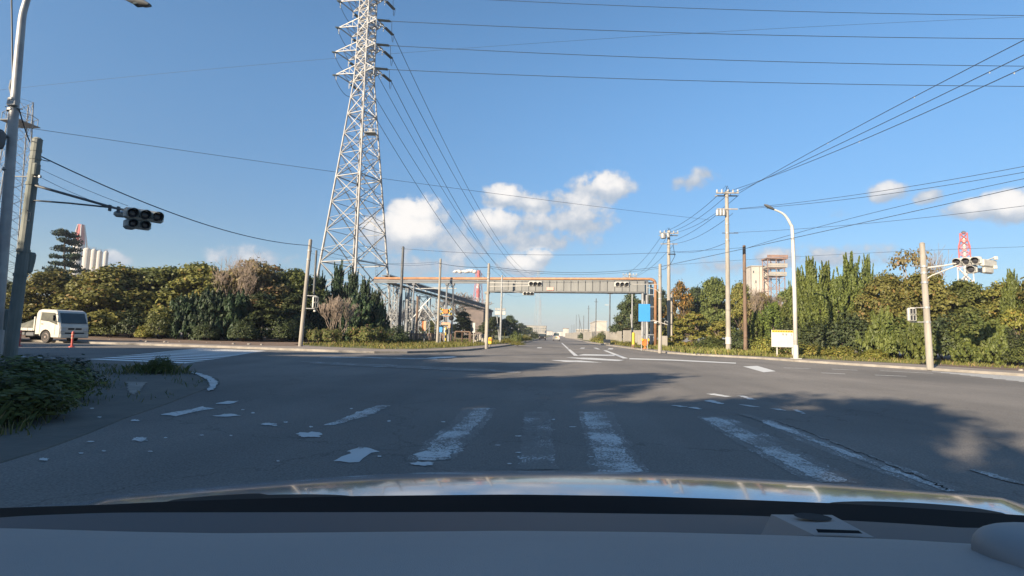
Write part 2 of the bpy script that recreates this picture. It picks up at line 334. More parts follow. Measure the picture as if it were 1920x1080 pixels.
def fin(mb, name, mat, origin=(0, 0, 0), parent=None, smooth=False):
    og = Vector(origin); me = bpy.data.meshes.new(name)
    me.from_pydata([tuple(p - og) for p in mb.v], [], mb.f)
    if smooth:
        me.shade_smooth()
    me.materials.append(mat)
    return mesh_obj(name, me, mat, (0, 0, 0) if parent else og, parent)
def tag(o, label=None, cat=None, group=None, kind=None):
    if label: o['label'] = label
    if cat: o['category'] = cat
    if group: o['group'] = group
    if kind: o['kind'] = kind
    return o
class Thing:
    def __init__(s, name, label, cat, loc, group=None):
        s.o = bpy.data.objects.new(name, None); COL.objects.link(s.o); s.loc = Vector(loc); s.o.location = s.loc
        s.o.empty_display_size = .3; tag(s.o, label, cat, group)
    def part(s, name, mb, mat, parent=None, smooth=False, label=None):
        p = fin(mb, name, mat, s.loc, parent or s.o, smooth)
        if label: p['label'] = label
        return p
def struct(name, mb, mat, smooth=False):
    return tag(fin(mb, name, mat, (0, 0, 0), None, smooth), kind='structure')
def single(name, mb, mat, label, cat, group=None, origin=(0, 0, 0), smooth=False):
    return tag(fin(mb, name, mat, origin, None, smooth), label, cat, group)
def dup(root, loc, rotz=0, scale=(1, 1, 1), label=None, group=None):
    r = root.copy(); COL.objects.link(r); r.location = loc; r.rotation_euler = (0, 0, rotz); r.scale = scale
    if label: r['label'] = label
    if group: r['group'] = group
    for ch in list(root.children):
        c = ch.copy(); COL.objects.link(c); c.parent = r
        for g in ch.children:
            d = g.copy(); COL.objects.link(d); d.parent = c
    return r
def np_mesh(name, V, Fq, mat, smooth=False):
    V = np.asarray(V, dtype=np.float32); Fq = np.asarray(Fq, dtype=np.int32); k = Fq.shape[1]
    me = bpy.data.meshes.new(name); me.vertices.add(len(V)); me.vertices.foreach_set('co', V.ravel())
    me.loops.add(Fq.size); me.loops.foreach_set('vertex_index', Fq.ravel())
    me.polygons.add(len(Fq)); me.polygons.foreach_set('loop_start', np.arange(0, Fq.size, k, dtype=np.int32))
    me.update(calc_edges=True); me.validate(); me.materials.append(mat)
    return me
# ------------------------------------------------------------------ the setting
b = MB(); b.add([(-2500, -400, -.02), (2500, -400, -.02), (2500, 2400, -.02), (-2500, 2400, -.02)], [(0, 1, 2, 3)]); struct('ground', b, MT['land'])
def flat(poly, z):
    return MB().add([(x, y, z) for x, y in poly], [tuple(range(len(poly)))])
# one asphalt sheet: the crossing with its four arms
struct('road', flat([(-160, 12), (-40, 12), (-40, -60), (60, -60), (60, -30), (45, 5), (27, 34), (16, 42), (9.5, 52), (6.5, 90), (6.0, 600), (-6.0, 600), (-6.3, 60), (-7, 40), (-12, 34), (-40, 36), (-160, 38)], .004), MT['asphalt'])
def raised(poly, inner_mat, name, top=.13, kerb_open=(), kw=.16, kmat='kerb'):
    """a raised verge: one kerb ring and one inner surface sheet"""
    n = len(poly); vs = [Vector((x, y, 0)) for x, y in poly]
    ins = []
    for i in range(n):
        a, c, d = vs[i - 1], vs[i], vs[(i + 1) % n]
        e1 = (c - a).normalized(); e2 = (d - c).normalized(); n1 = Vector((-e1.y, e1.x, 0)); n2 = Vector((-e2.y, e2.x, 0))
        m = (n1 + n2).normalized(); k = kw / max(.35, m.dot(n1)); ins.append(c + m * k)
    kb = MB()
    for i in range(n):
        if i in kerb_open: continue
        j = (i + 1) % n
        a, c, ia, ic = vs[i], vs[j], ins[i], ins[j]
        kb.add([(a.x, a.y, -.01), (c.x, c.y, -.01), (c.x, c.y, top - .02), (a.x, a.y, top - .02), (a.x * .9 + ia.x * .1, a.y * .9 + ia.y * .1, top), (c.x * .9 + ic.x * .1, c.y * .9 + ic.y * .1, top), (ic.x, ic.y, top), (ia.x, ia.y, top)],
               [(0, 1, 2, 3), (3, 2, 5, 4), (4, 5, 6, 7)])
    struct(name + '_kerb', kb, MT[kmat])
    struct(name, MB().add([(p.x, p.y, top - .004) for p in ins], [tuple(range(n))]), inner_mat)
# far left corner, counter-clockwise
FL = [(-160, 31.5), (-60, 30.2), (-30, 29.5), (-20.4, 29.1), (-14.8, 28.3), (-12, 27.9), (-10.2, 28.1), (-8.7, 29.4), (-7.3, 32.4), (-6.3, 36), (-5.5, 46), (-5.0, 57), (-4.6, 95), (-4.6, 590), (-400, 590), (-400, 31.5)]
raised(FL, MT['pavement'], 'pavement_far_left')
FR = [(5.8, 590), (5.8, 94), (7.4, 64), (8.4, 50), (9.1, 43.6), (10.1, 41.2), (13.8, 37.2), (15.1, 33.8), (16.4, 31.6), (18.9, 27.8), (20.6, 24.9), (24, 17), (40, -20), (60, -28), (400, -28), (400, 590)]
raised(FR, MT['pavement'], 'pavement_far_right')
NL = [(-160, -60), (-2.9, -60), (-3.5, -5), (-4.9, 3.9), (-5.15, 4.9), (-5.45, 5.7), (-5.85, 6.6), (-6.3, 7.9), (-6.9, 9.4), (-7.5, 11.0), (-8.3, 12.1), (-9.6, 13.2), (-10.9, 14.0), (-13.6, 14.9), (-18.8, 16.2), (-60, 22), (-160, 26)]
raised(NL, MT['grass_dark'], 'verge_near_left', .016, kmat='grass_dark')
# soil and grass strips on the far verges
struct('soil_strip', flat([(-160, 33.8), (-60, 32.4), (-30, 31.8), (-20, 31.2), (-17, 32.2), (-19, 40), (-26, 60), (-160, 70)], .134), MT['soil'])
struct('grass_strip', flat([(-18.6, 35.0), (-15.3, 32.6), (-11, 31.6), (-9.2, 33.4), (-7.6, 40), (-6.2, 57), (-5.1, 95), (-5.1, 590), (-60, 590), (-60, 80), (-26, 60)], .134), MT['grass'])
struct('grass_strip_right', flat([(6.5, 590), (6.5, 110), (7.2, 86), (9.0, 57), (10.9, 46), (13.0, 40.3), (16.0, 37.3), (20.3, 33.6), (23, 30.6), (26, 29.6), (29, 28), (32, 60), (30, 590)], .134), MT['grass'])
struct('soil_strip_right', flat([(21.2, 32.2), (22.5, 28.6), (25, 25), (30, 14), (60, 5), (60, 60), (32, 60)], .139), MT['soil'])

# ------------------------------------------------------------------ markings on the asphalt
Z1 = .009
MK = [0]; mrnd = random.Random(31)
def mark(name, pix, mat, z=Z1):
    MK[0] += 1; z = z + .00016 * (MK[0] % 43)
    c = [G(u, v, z) for u, v in pix]; pts = []
    for i, a in enumerate(c):             # chipped outline: every side is broken up into short jittered runs
        b_ = c[(i + 1) % len(c)]; L = (b_ - a).length; n = max(1, min(60, int(L / .07))) if a.y < 14 else 1
        for k in range(n):
            j = .018 if n > 1 else 0; pts.append(a.lerp(b_, k / n) + Vector((mrnd.gauss(0, j), mrnd.gauss(0, j), 0)))
    return struct(name, MB().add([(p.x, p.y, z) for p in pts], [tuple(range(len(pts)))]), mat)
def strip(p, q, w, mb, z=Z1):
    p = Vector((p[0], p[1], z)); q = Vector((q[0], q[1], z)); d = (q - p).normalized(); s = Vector((-d.y, d.x, 0)) * w / 2
    mb.add([p - s, q - s, q + s, p + s], [(0, 1, 2, 3)])
# near crossing: each stripe runs away from the viewer
mark('crossing_stripe', [(648, 782), (705, 760), (733, 760), (690, 780), (625, 797), (606, 797)], MT['paint_worn'])
mark('crossing_stripe', [(890, 765), (918, 765), (905, 785), (862, 830), (840, 862), (782, 862), (815, 825), (860, 795)], MT['paint_worn'])
mark('crossing_stripe', [(994, 776), (1020, 776), (1022, 800), (1033, 880), (985, 880), (992, 820)], MT['paint_ghost'])
mark('crossing_stripe', [(1095, 773), (1136, 773), (1150, 805), (1202, 886), (1122, 886), (1105, 820)], MT['paint_worn'])
mark('crossing_stripe', [(1312, 783), (1348, 783), (1400, 806), (1470, 842), (1592, 902), (1535, 904), (1480, 872), (1400, 830)], MT['paint_worn'])
mark('crossing_stripe', [(1420, 788), (1440, 787), (1530, 824), (1640, 866), (1795, 921), (1770, 921), (1640, 872), (1530, 830)], MT['paint_worn'])
mark('crossing_stripe', [(1380, 776), (1400, 776), (1440, 786), (1425, 788)], MT['paint_ghost'])
mark('crossing_stripe_remains', [(1415, 785), (1450, 785), (1545, 821), (1655, 862), (1815, 920), (1750, 922), (1625, 877), (1515, 834)], MT['paint_ghost'], .0048)
for q_ in ([(870, 765), (930, 765), (915, 790), (875, 835), (848, 862), (765, 862), (800, 825), (845, 795)], [(984, 772), (1030, 772), (1034, 800), (1046, 880), (972, 880), (980, 820)], [(1085, 771), (1148, 771), (1166, 805), (1218, 888), (1108, 888), (1095, 820)], [(1304, 781), (1362, 781), (1420, 804), (1492, 840), (1612, 904), (1515, 906), (1460, 874), (1385, 832)]):
    mark('crossing_stripe_remains', q_, MT['paint_ghost'], .0048)
def patch(u, v, w, h, seed, mat='paint'):
    rnd = random.Random(seed); pts = []
    n = 22
    for k in range(n):
        t = 2 * math.pi * k / n; rr = .65 + .5 * rnd.random(); pts.append((u + w / 2 * math.cos(t) * rr, v - h / 2 * math.sin(t) * rr))
    return mark('worn_marking', pts, MT[mat])
mark('worn_marking', [(652, 845), (672, 838), (700, 839), (710, 846), (690, 852), (672, 866), (626, 865), (640, 856), (655, 851)], MT['paint_new'])
mark('worn_marking', [(776, 852), (800, 846), (845, 848), (840, 857), (800, 858)], MT['paint_chip'])
patch(793, 869, 48, 8, 3, 'paint_chip'); patch(580, 815, 50, 11, 5, 'paint_chip'); patch(504, 795, 30, 5, 6, 'paint_chip'); patch(262, 823, 34, 9, 7)
mark('worn_marking', [(300, 777), (350, 768), (380, 762), (404, 766), (370, 771), (330, 780)], MT['paint'])
mark('worn_marking', [(402, 757), (425, 752), (446, 752), (430, 757)], MT['paint_new']); mark('worn_marking', [(400, 780), (430, 775), (452, 779), (430, 781)], MT['paint_new'])
patch(82, 861, 20, 6, 8); patch(253, 788, 18, 4, 9)
for i_ in range(34):        # crumbs of old paint scattered over the near lanes
    patch(mrnd.uniform(150, 1150), mrnd.uniform(760, 878), mrnd.uniform(4, 16), mrnd.uniform(1.5, 3.5), 100 + i_, 'paint_chip')
# short broken arrows and lines ahead of the crossing
for q in ([(1320, 738), (1338, 738), (1376, 744), (1358, 744)], [(1384, 742), (1396, 742), (1418, 749), (1404, 749)], [(1318, 751), (1336, 750), (1362, 757), (1345, 757)], [(1384, 758), (1400, 759), (1428, 763), (1412, 763)], [(1445, 766), (1460, 766), (1474, 770), (1458, 769)], [(1486, 768), (1496, 768), (1512, 776), (1502, 775)], [(1258, 760), (1275, 760), (1290, 763), (1274, 763)], [(1292, 764), (1304, 763), (1318, 767), (1306, 767)]):
    mark('broken_line_mark', q, MT['paint'])
mark('crossing_stripe', [(1815, 880), (1832, 880), (1920, 905), (1930, 912), (1890, 902)], MT['paint_ghost'])
# paint along the far side
mark('direction_arrow', [(1393, 687), (1420, 686), (1455, 696), (1432, 698)], MT['paint_new'])
mark('stop_line', [(1094, 664), (1152, 665), (1153, 667.4), (1082, 666.4)], MT['paint_new'])
for a, c in ((1056, 641), (1062, 650)): pass
mark('lane_line', [(1052, 643), (1054.5, 643), (1067, 654), (1063.5, 654)], MT['paint_new'])
mark('lane_line', [(1064, 655), (1069, 655), (1084, 667), (1076, 667)], MT['paint_new'])
mark('lane_line', [(1112, 652), (1118, 652), (1126, 655), (1120, 655)], MT['paint_new'])
mark('lane_line', [(1131, 657), (1137, 657), (1178, 672), (1168, 672)], MT['paint_new'])
mark('edge_line', [(1180, 671.5), (1260, 674), (1380, 680), (1380, 681.8), (1260, 676), (1180, 673.5)], MT['paint_new'])
mark('worn_marking', [(1060, 670), (1110, 671), (1170, 675), (1160, 677), (1090, 673.5)], MT['paint'])
mark('worn_marking', [(1030, 675), (1090, 676), (1130, 680), (1060, 678.5)], MT['paint'])
mark('worn_marking', [(1008, 651.3), (1016, 651.3), (1015, 652.8), (1007, 652.8)], MT['paint_new'])
mark('worn_marking', [(1090, 652), (1097, 652), (1095, 653.6), (1087, 653.6)], MT['paint_new'])
mark('worn_marking', [(1142, 653), (1150, 653), (1149, 655), (1139, 655)], MT['paint_new'])
mark('worn_marking', [(818, 669), (850, 668), (858, 669.5), (835, 671.5), (795, 672)], MT['paint_new'])
mark('guide_line', [(560, 677), (720, 683), (900, 691), (980, 697), (975, 700), (800, 692), (600, 683)], MT['paint_ghost'])
mark('guide_line', [(600, 668), (820, 672), (820, 674), (600, 670)], MT['paint_worn'])
# zebra on the left arm: bars along the traffic, stacked away from the viewer
for k in range(11):
    y = 16.9 + k * 1.0; mb = MB(); x0 = -16.6 - k * .36; x1 = -12.6 - k * .33
    strip((x0, y + .25), (x1, y - .12), .48, mb); struct('crossing_stripe', mb, MT['paint_bright'])
mb = MB(); strip((-30, 17.9), (-17.6, 16.9), .25, mb); struct('stop_line', mb, MT['paint'])
# zebra on the right arm
for k in range(9):
    t = k / 8; mb = MB(); x0 = 17.4 + t * .6; y0 = 21.0 + t * 5.4
    strip((x0, y0 + .2), (x0 + 4.0, y0 - 3.0), .34, mb); struct('crossing_stripe', mb, MT['paint_new'])
for (u0, v0, u1, v1) in ((1470, 689.5, 1520, 691), (1560, 692, 1608, 694), (1540, 699, 1585, 701), (1640, 703, 1700, 705.5), (1650, 695, 1750, 700)):
    a = G(u0, v0, Z1); c = G(u1, v1, Z1); mb = MB(); strip((a.x, a.y), (c.x, c.y), .2, mb); struct('lane_line', mb, MT['paint'])
# white-painted kerb nose of the near verge
mark('drain_slab', [(238, 716), (276, 716), (262, 732), (250, 740), (240, 733)], MT['kerb'], .020)
mark('painted_kerb_top', [(352, 697.5), (372, 699), (396, 706), (408, 717), (404, 727), (392, 733), (388, 730), (394, 720), (388, 711), (368, 702)], MT['paint_chip'], .022)
# a real crack running through the outer stripe
rnd = random.Random(4); mb = MB(); prev = None
for k in range(60):
    t = k / 59; u = 1452 + (1778 - 1452) * t; v = 789 + (917 - 789) * (t ** 1.06)
    g = G(u + rnd.uniform(-5, 5) * (.3 + t), v + rnd.uniform(-1.5, 1.5), .0125); w = .010 + .012 * rnd.random()
    cur = (Vector((g.x, g.y - w, .0125)), Vector((g.x + w, g.y + w, .0125)))
    if prev: mb.add([prev[0], cur[0], cur[1], prev[1]], [(0, 1, 2, 3)])
    prev = cur
struct('road_crack', mb, MT['cowl'])
# ------------------------------------------------------------------ vegetation prototypes (built at the origin, then copied)
def leaf_quads(Pn, Nn, size, rng, asp=1.5, up=None):
    n = len(Pn); Nn = Nn / np.maximum(np.linalg.norm(Nn, axis=1, keepdims=True), 1e-6)
    t = rng.normal(size=(n, 3)) if up is None else np.tile(np.array(up, float), (n, 1)) + rng.normal(size=(n, 3)) * .35
    t = t - Nn * np.sum(t * Nn, axis=1, keepdims=True); t /= np.maximum(np.linalg.norm(t, axis=1, keepdims=True), 1e-6)
    bb = np.cross(Nn, t); s = size if isinstance(size, np.ndarray) else np.full(n, size); s = (s * rng.uniform(.65, 1.35, n))[:, None]
    V = np.stack([Pn - t * s * asp * .5, Pn + bb * s * .5 + t * s * .1, Pn + t * s * asp * .5, Pn - bb * s * .5 + t * s * .1], axis=1).reshape(-1, 3)
    return V, np.arange(n * 4).reshape(-1, 4)
def rand_dirs(n, rng):
    d = rng.normal(size=(n, 3)); return d / np.linalg.norm(d, axis=1, keepdims=True)
def clump_cloud(C, Rr, per, size, rng, flat=.75, asp=1.5, inner=.45):
    Ps = []; Ns = []
    for c, r in zip(C, Rr):
        n = max(8, int(per * (r ** 1.6))); d = rand_dirs(n, rng); d[:, 2] = np.where(d[:, 2] < -.35, -d[:, 2] * .6, d[:, 2])
        rr = r * (inner + (1.08 - inner) * rng.random(n) ** .55)
        # ragged outline: the radius wobbles with direction
        wob = 1 + .30 * np.sin(d[:, 0] * 5 + c[0] * 3) * np.cos(d[:, 1] * 6 + c[1] * 2) + .12 * rng.normal(size=n)
        p = np.array(c) + d * (rr * wob)[:, None] * np.array([1, 1, flat])
        Ps.append(p); Ns.append(d * .9 + rng.normal(size=(n, 3)) * .55 + np.array([0, 0, .35]))
    return leaf_quads(np.concatenate(Ps), np.concatenate(Ns), size, rng, asp)
def branch_tree(rnd, start, direc, length, r, depth, mb, spread=.6, up=.25, segs=3, tips=None, nmin=3, nmax=4, ratio=.68, minr=.008):
    p = Vector(start); d = Vector(direc).normalized(); pts = [p.copy()]; rs = [r]
    for i in range(segs):
        d = (d + Vector((rnd.uniform(-1, 1), rnd.uniform(-1, 1), rnd.uniform(-.6, 1))) * .16 + Vector((0, 0, up * .15))).normalized()
        p = p + d * length / segs; pts.append(p.copy()); rs.append(max(minr, r * (1 - .45 * (i + 1) / segs)))
    mb.path(pts, rs, 5 if r > .05 else 3)
    if depth == 0:
        if tips is not None: tips.append(p.copy())
        return
    for k in range(rnd.randint(nmin, nmax)):
        q = pts[-1] if k < 2 else pts[rnd.randint(1, segs)]
        a = Vector((rnd.uniform(-1, 1), rnd.uniform(-1, 1), rnd.uniform(-.4, .8) + up)).normalized()
        branch_tree(rnd, q, (d + a * spread * 1.6).normalized(), length * ratio * rnd.uniform(.8, 1.15), max(minr, rs[-1] * .68), depth - 1, mb, spread, up, segs, tips, nmin, nmax, ratio, minr)
PROTO = {}
HIDE = Vector((0, -300, -60))
class Proto:
    """children specs are kept; the first placing uses them, later ones copy"""
    def __init__(s, w, h, kids): s.w = w; s.h = h; s.kids = kids; s.root = None
def from_mb(name, mb, mat, smooth=True):
    me = bpy.data.meshes.new(name); me.from_pydata([tuple(p) for p in mb.v], [], mb.f); me.materials.append(mat)
    if smooth: me.shade_smooth()
    return me
def dome_proto(key, mat, seed, W=6.0, Ht=5.6, ncl=64, per=470, size=.135, bark='bark', low=.25, thin=1.0):
    rnd = random.Random(seed); rng = np.random.default_rng(seed); tb = MB()
    C = []; Rr = []
    for k in range(ncl):
        t = rnd.random() ** .75; a = rnd.uniform(0, 6.283); zz = low + (1 - low) * (1 - t ** 2.2) * rnd.uniform(.78, 1.0)
        rad = W / 2 * .80 * t
        r = rnd.uniform(.55, 1.0) * W / 7.0
        if rnd.random() < .3: zz *= rnd.uniform(.55, .9)
        C.append((rad * math.cos(a), rad * math.sin(a), max(Ht * low * .7, zz * Ht - r * .55))); Rr.append(r)
    V, Fq = clump_cloud(C, Rr, per * thin, size, rng, .68)
    crown = np_mesh('crown', V, Fq, LM[mat])
    tb.path([(0, 0, -.1), (.05, .03, Ht * .18), (.02, -.05, Ht * .32)], [.17, .14, .12], 8)
    for c in C[::3]:
        m = Vector((c[0] * .45, c[1] * .45, Ht * .32 + (c[2] - Ht * .32) * .35)); tb.path([(.02, -.05, Ht * .28), m, Vector(c)], [.075, .05, .02], 5)
    PROTO[key] = Proto(W, Ht, [('trunk', from_mb('trunk', tb, MT[bark])), ('crown', crown)])
def juniper_proto(key, mat, seed, W=2.6, Ht=6.0, nt=118, size=.13):
    rnd = random.Random(seed); rng = np.random.default_rng(seed); Ps = []; Ns = []
    for k in range(nt):
        f = (k + .5) / nt; z = Ht * (.03 + .87 * f ** .9); env = W / 2 * (1 - .62 * f ** 2.2) * (.78 + .3 * math.sin(f * 9 + seed))
        a = k * 2.399 + rnd.uniform(-.3, .3); rad = env * rnd.uniform(.55, 1.0)
        rad *= rnd.choice((1, 1, 1.25, .8)); L = rnd.uniform(.8, 2.0) * Ht / 6; r0 = rnd.uniform(.20, .38) * W / 2.6
        n = 84; t = rng.random(n) ** .8; tw = rng.uniform(0, 6.283, n); rr = r0 * (1 - t) ** .75 * (.5 + .5 * rng.random(n))
        lean = .5 * (1 - f) + rnd.uniform(-.1, .25)
        cx = rad * math.cos(a) + t * L * lean * math.cos(a); cy = rad * math.sin(a) + t * L * lean * math.sin(a)
        p = np.stack([cx + rr * np.cos(tw), cy + rr * np.sin(tw), z + t * L - .1], axis=1)
        nn = np.stack([np.cos(tw), np.sin(tw), .25 + t * .4], axis=1) + rng.normal(size=(n, 3)) * .35
        Ps.append(p); Ns.append(nn)
    Pn = np.concatenate(Ps); Nn = np.concatenate(Ns)
    V, Fq = leaf_quads(Pn, Nn, size, rng, 2.0, up=(0, 0, 1))
    tb = MB(); tb.path([(0, 0, -.1), (.03, 0, Ht * .4), (0, .02, Ht * .85)], [.11, .07, .02], 7)
    PROTO[key] = Proto(W, Ht, [('trunk', from_mb('trunk', tb, MT['bark'])), ('crown', np_mesh('crown', V, Fq, LM[mat]))])
def bare_proto(key, mat, seed, W=4.0, Ht=5.0, depth=5, trunkf=.25, spread=.62, r=.13, multi=1, up=.22, minr=.011):
    rnd = random.Random(seed); tb = MB(); cb = MB()
    for m in range(multi):
        a = 6.283 * m / multi; lean = .5 if multi > 1 else .08
        d = Vector((math.cos(a) * lean, math.sin(a) * lean, 1)).normalized(); p0 = Vector((math.cos(a) * .1 * (multi > 1), math.sin(a) * .1 * (multi > 1), -.05)); p1 = p0 + d * Ht * trunkf
        tb.path([p0, (p0 + p1) / 2 + Vector((.03, -.02, 0)), p1], [r, r * .85, r * .72], 7)
        for k in range(3 if multi > 1 else 4):
            aa = rnd.uniform(0, 6.283); dd = (d + Vector((math.cos(aa), math.sin(aa), .25)) * .6).normalized()
            branch_tree(rnd, p1, dd, Ht * .27, r * .62, depth - (1 if multi > 1 else 0) - 1, cb, spread, up, 3, None, 3, 4, .72, minr)
    xs = [v.x for v in cb.v]; zs = [v.z for v in cb.v]; ys = [v.y for v in cb.v]; w = max(max(xs) - min(xs), max(ys) - min(ys)); h = max(zs)
    PROTO[key] = Proto(w, h, [('trunk', from_mb('trunk', tb, MT[mat])), ('branches', from_mb('branches', cb, MT[mat]))])
def pine_proto(key, seed, W=4.5, Ht=9):
    rnd = random.Random(seed); rng = np.random.default_rng(seed); tb = MB(); C = []; Rr = []
    ax = lambda z: Vector((.35 * math.sin(z * .6), .2 * math.cos(z * .5), z))
    tb.path([ax(z) for z in np.linspace(-.1, Ht * .96, 10)], [.2 - .017 * k for k in range(10)], 8)
    z = Ht * .42
    while z < Ht * .97:
        f = (z / Ht - .42) / .55; Rd = W / 2 * (1 - .62 * f)
        for k in range(5):
            a = rnd.uniform(0, 6.283); rr = Rd * rnd.uniform(.5, 1.0); c = ax(z) + Vector((math.cos(a) * rr, math.sin(a) * rr, rnd.uniform(-.1, .25)))
            tb.path([ax(z - .15), (ax(z) + c) / 2, c], [.06, .045, .02], 4)
            C.append(tuple(c)); Rr.append(rnd.uniform(.5, .85))
            C.append(tuple((c + ax(z)) / 2)); Rr.append(rnd.uniform(.4, .6))
        z += Ht * .075
    Ps = []; Ns = []
    for c, r in zip(C, Rr):
        n = int(190 * r); d = rand_dirs(n, rng); p = np.array(c) + d * (r * rng.random(n) ** .4)[:, None] * np.array([1, 1, .34]); Ps.append(p); Ns.append(rng.normal(size=(n, 3)) + np.array([0, 0, .8]))
    V, Fq = leaf_quads(np.concatenate(Ps), np.concatenate(Ns), .12, rng, 2.0)
    PROTO[key] = Proto(W, Ht, [('trunk', from_mb('trunk', tb, MT['bark'])), ('crown', np_mesh('crown', V, Fq, LM['pine']))])
def shrub_proto(key, mat, seed, W=1.8, Ht=1.3, n=2600, size=.085, boxy=False, loose=0):
    rnd = random.Random(seed); rng = np.random.default_rng(seed); tb = MB()
    d = rand_dirs(n, rng); d[:, 2] = np.abs(d[:, 2]) * (1 if rng.random() < 2 else 1)
    if boxy: d = np.sign(d) * np.abs(d) ** .62; d /= np.max(np.abs(d), axis=1, keepdims=True) ** .55
    rr = .55 + .45 * rng.random(n) ** .5
    lump = 1 + .13 * np.sin(d[:, 0] * 7 + seed) * np.sin(d[:, 1] * 6 + 1.3 * seed) + .10 * np.sin(d[:, 2] * 9 + d[:, 0] * 4) + .06 * rng.normal(size=n) * (1 + loose)
    k = d * (rr * lump)[:, None]; p = k * np.array([W / 2, W / 2, Ht * .80]) + np.array([0, 0, Ht * .17])
    V, Fq = leaf_quads(p, d + rng.normal(size=(n, 3)) * .5 + np.array([0, 0, .3]), size, rng, 1.6)
    for m in range(9):
        a = rnd.uniform(0, 6.283); q = Vector((math.cos(a) * W * .33, math.sin(a) * W * .33, Ht * .55)); tb.path([(q.x * .12, q.y * .12, -.05), q * .5, q], [.022, .016, .008], 4)
    PROTO[key] = Proto(W, Ht, [('stems', from_mb('stems', tb, MT['bark'])), ('foliage', np_mesh('foliage', V, Fq, LM[mat]))])
def tier_proto(key, mat, seed, W=3.2, Ht=3.4):
    """dark evergreen with flat drooping tiers"""
    rnd = random.Random(seed); rng = np.random.default_rng(seed); Ps = []; Ns = []; tb = MB(); tb.path([(0, 0, -.1), (0, 0, Ht * .9)], [.1, .03], 7)
    for k in range(64):
        f = rnd.random(); z = Ht * (.06 + .9 * f); a = rnd.uniform(0, 6.283); rad = W / 2 * (1 - f * .8) * rnd.uniform(.35, .9); n = 150
        L = rnd.uniform(.35, .65); c = np.array([rad * math.cos(a), rad * math.sin(a), z]); d = rand_dirs(n, rng); p = c + d * (L * rng.random(n) ** .45)[:, None] * np.array([1, 1, .22]); p[:, 2] -= ((p[:, 0] - c[0]) ** 2 + (p[:, 1] - c[1]) ** 2) * .5
        Ps.append(p); Ns.append(rng.normal(size=(n, 3)) * .5 + np.array([0, 0, 1]) + d * .4)
    V, Fq = leaf_quads(np.concatenate(Ps), np.concatenate(Ns), .11, rng, 1.7)
    PROTO[key] = Proto(W, Ht, [('trunk', from_mb('trunk', tb, MT['bark'])), ('crown', np_mesh('crown', V, Fq, LM[mat]))])

dome_proto('dome_olive', 'olive', 11); dome_proto('dome_olive_b', 'olive', 12, W=6.4, Ht=5.2, ncl=72); dome_proto('dome_green', 'green', 13); dome_proto('dome_green_b', 'green', 14, ncl=58)
dome_proto('dome_dark', 'dark', 15, ncl=62); dome_proto('dome_brown', 'brown', 16, ncl=54, per=380, low=.4, size=.12, bark='twig'); dome_proto('dome_autumn', 'autumn', 17, ncl=38, per=260)
dome_proto('sparse', 'brown', 18, ncl=34, per=110, low=.4, bark='twig_grey'); dome_proto('bright', 'bright', 19, W=3.2, Ht=3.0, ncl=44, per=560, size=.11, low=.12)
juniper_proto('juniper', 'juniper', 21); juniper_proto('juniper_b', 'juniper', 22, W=3.0, Ht=5.4); juniper_proto('juniper_dark', 'juniper_dark', 23); juniper_proto('juniper_low', 'juniper', 24, W=2.8, Ht=2.6, nt=90); juniper_proto('juniper_low_dark', 'juniper_dark', 25, W=2.8, Ht=2.8, nt=100)
bare_proto('bare', 'twig', 31, depth=4, r=.16); bare_proto('bare_b', 'twig', 32, depth=5, spread=.75, minr=.007); bare_proto('bare_grey', 'twig_grey', 33, depth=5, Ht=8, r=.3, trunkf=.2, minr=.03, spread=.8)
bare_proto('bare_shrub', 'twig', 34, depth=5, Ht=3.2, multi=6, trunkf=.28, r=.05, up=.5, spread=.5, minr=.012)
pine_proto('pine', 41); shrub_proto('shrub', 'green', 51, 2.2, 1.8); shrub_proto('shrub_bright', 'bright', 52, 1.8, 1.3); shrub_proto('azalea', 'azalea', 53, 2.0, 1.2, boxy=True); shrub_proto('shrub_dark', 'dark', 54, 2.4, 2.0, n=3200); shrub_proto('loose', 'bright', 55, 2.2, 1.1, n=1500, loose=2)
tier_proto('tier', 'dark', 61)

NAMES = dict(dome='broadleaf_tree', sparse='broadleaf_tree', bright='leafy_shrub', juniper='juniper_tree', bare='bare_tree', pine='pine_tree', shrub='shrub', azalea='azalea_bush', loose='shrub', tier='conifer_tree')
def plant(key, u, Y, vtop, wpx, label, group=None, vbase=None, z=.13, seed=0, name=None, world=None, wh=None):
    pr = PROTO[key]; b0 = base(u, Y, z) if world is None else Vector(world)
    if wh: w, h = wh
    else:
        h = H(u, vtop, Y) - z; w = wpx * Y / 960.0
    rz = ((u * 7.13 + Y * 3.7) % 6.28)
    sc = (w / pr.w, w / pr.w, h / pr.h)
    nm = name or NAMES[key.split('_')[0]]
    if key == 'bare_shrub': nm = 'bare_shrub'
    if pr.root is None:
        r = bpy.data.objects.new(nm, None); COL.objects.link(r)
        for cn, me in pr.kids:
            o = bpy.data.objects.new(cn, me); COL.objects.link(o); o.parent = r
        r.location = b0; r.rotation_euler = (0, 0, rz); r.scale = sc; pr.root = r; o = r
        o['label'] = label
    else:
        o = dup(pr.root, b0, rz, sc, label); o.name = nm
        if 'group' in o: del o['group']
    o['category'] = {'broadleaf_tree': 'tree', 'juniper_tree': 'juniper', 'bare_tree': 'bare tree', 'pine_tree': 'pine tree', 'leafy_shrub': 'shrub', 'azalea_bush': 'bush', 'conifer_tree': 'conifer'}.get(nm, nm.replace('_', ' '))
    o['group'] = group or 'trees of the roadside'
    return o

GL = 'trees of the left roadside thicket'; GS = 'shrubs at the foot of the left thicket'
GR = 'trees of the right roadside thicket'; GQ = 'shrubs at the foot of the right thicket'; GF = 'greenery along the road ahead'
T = plant
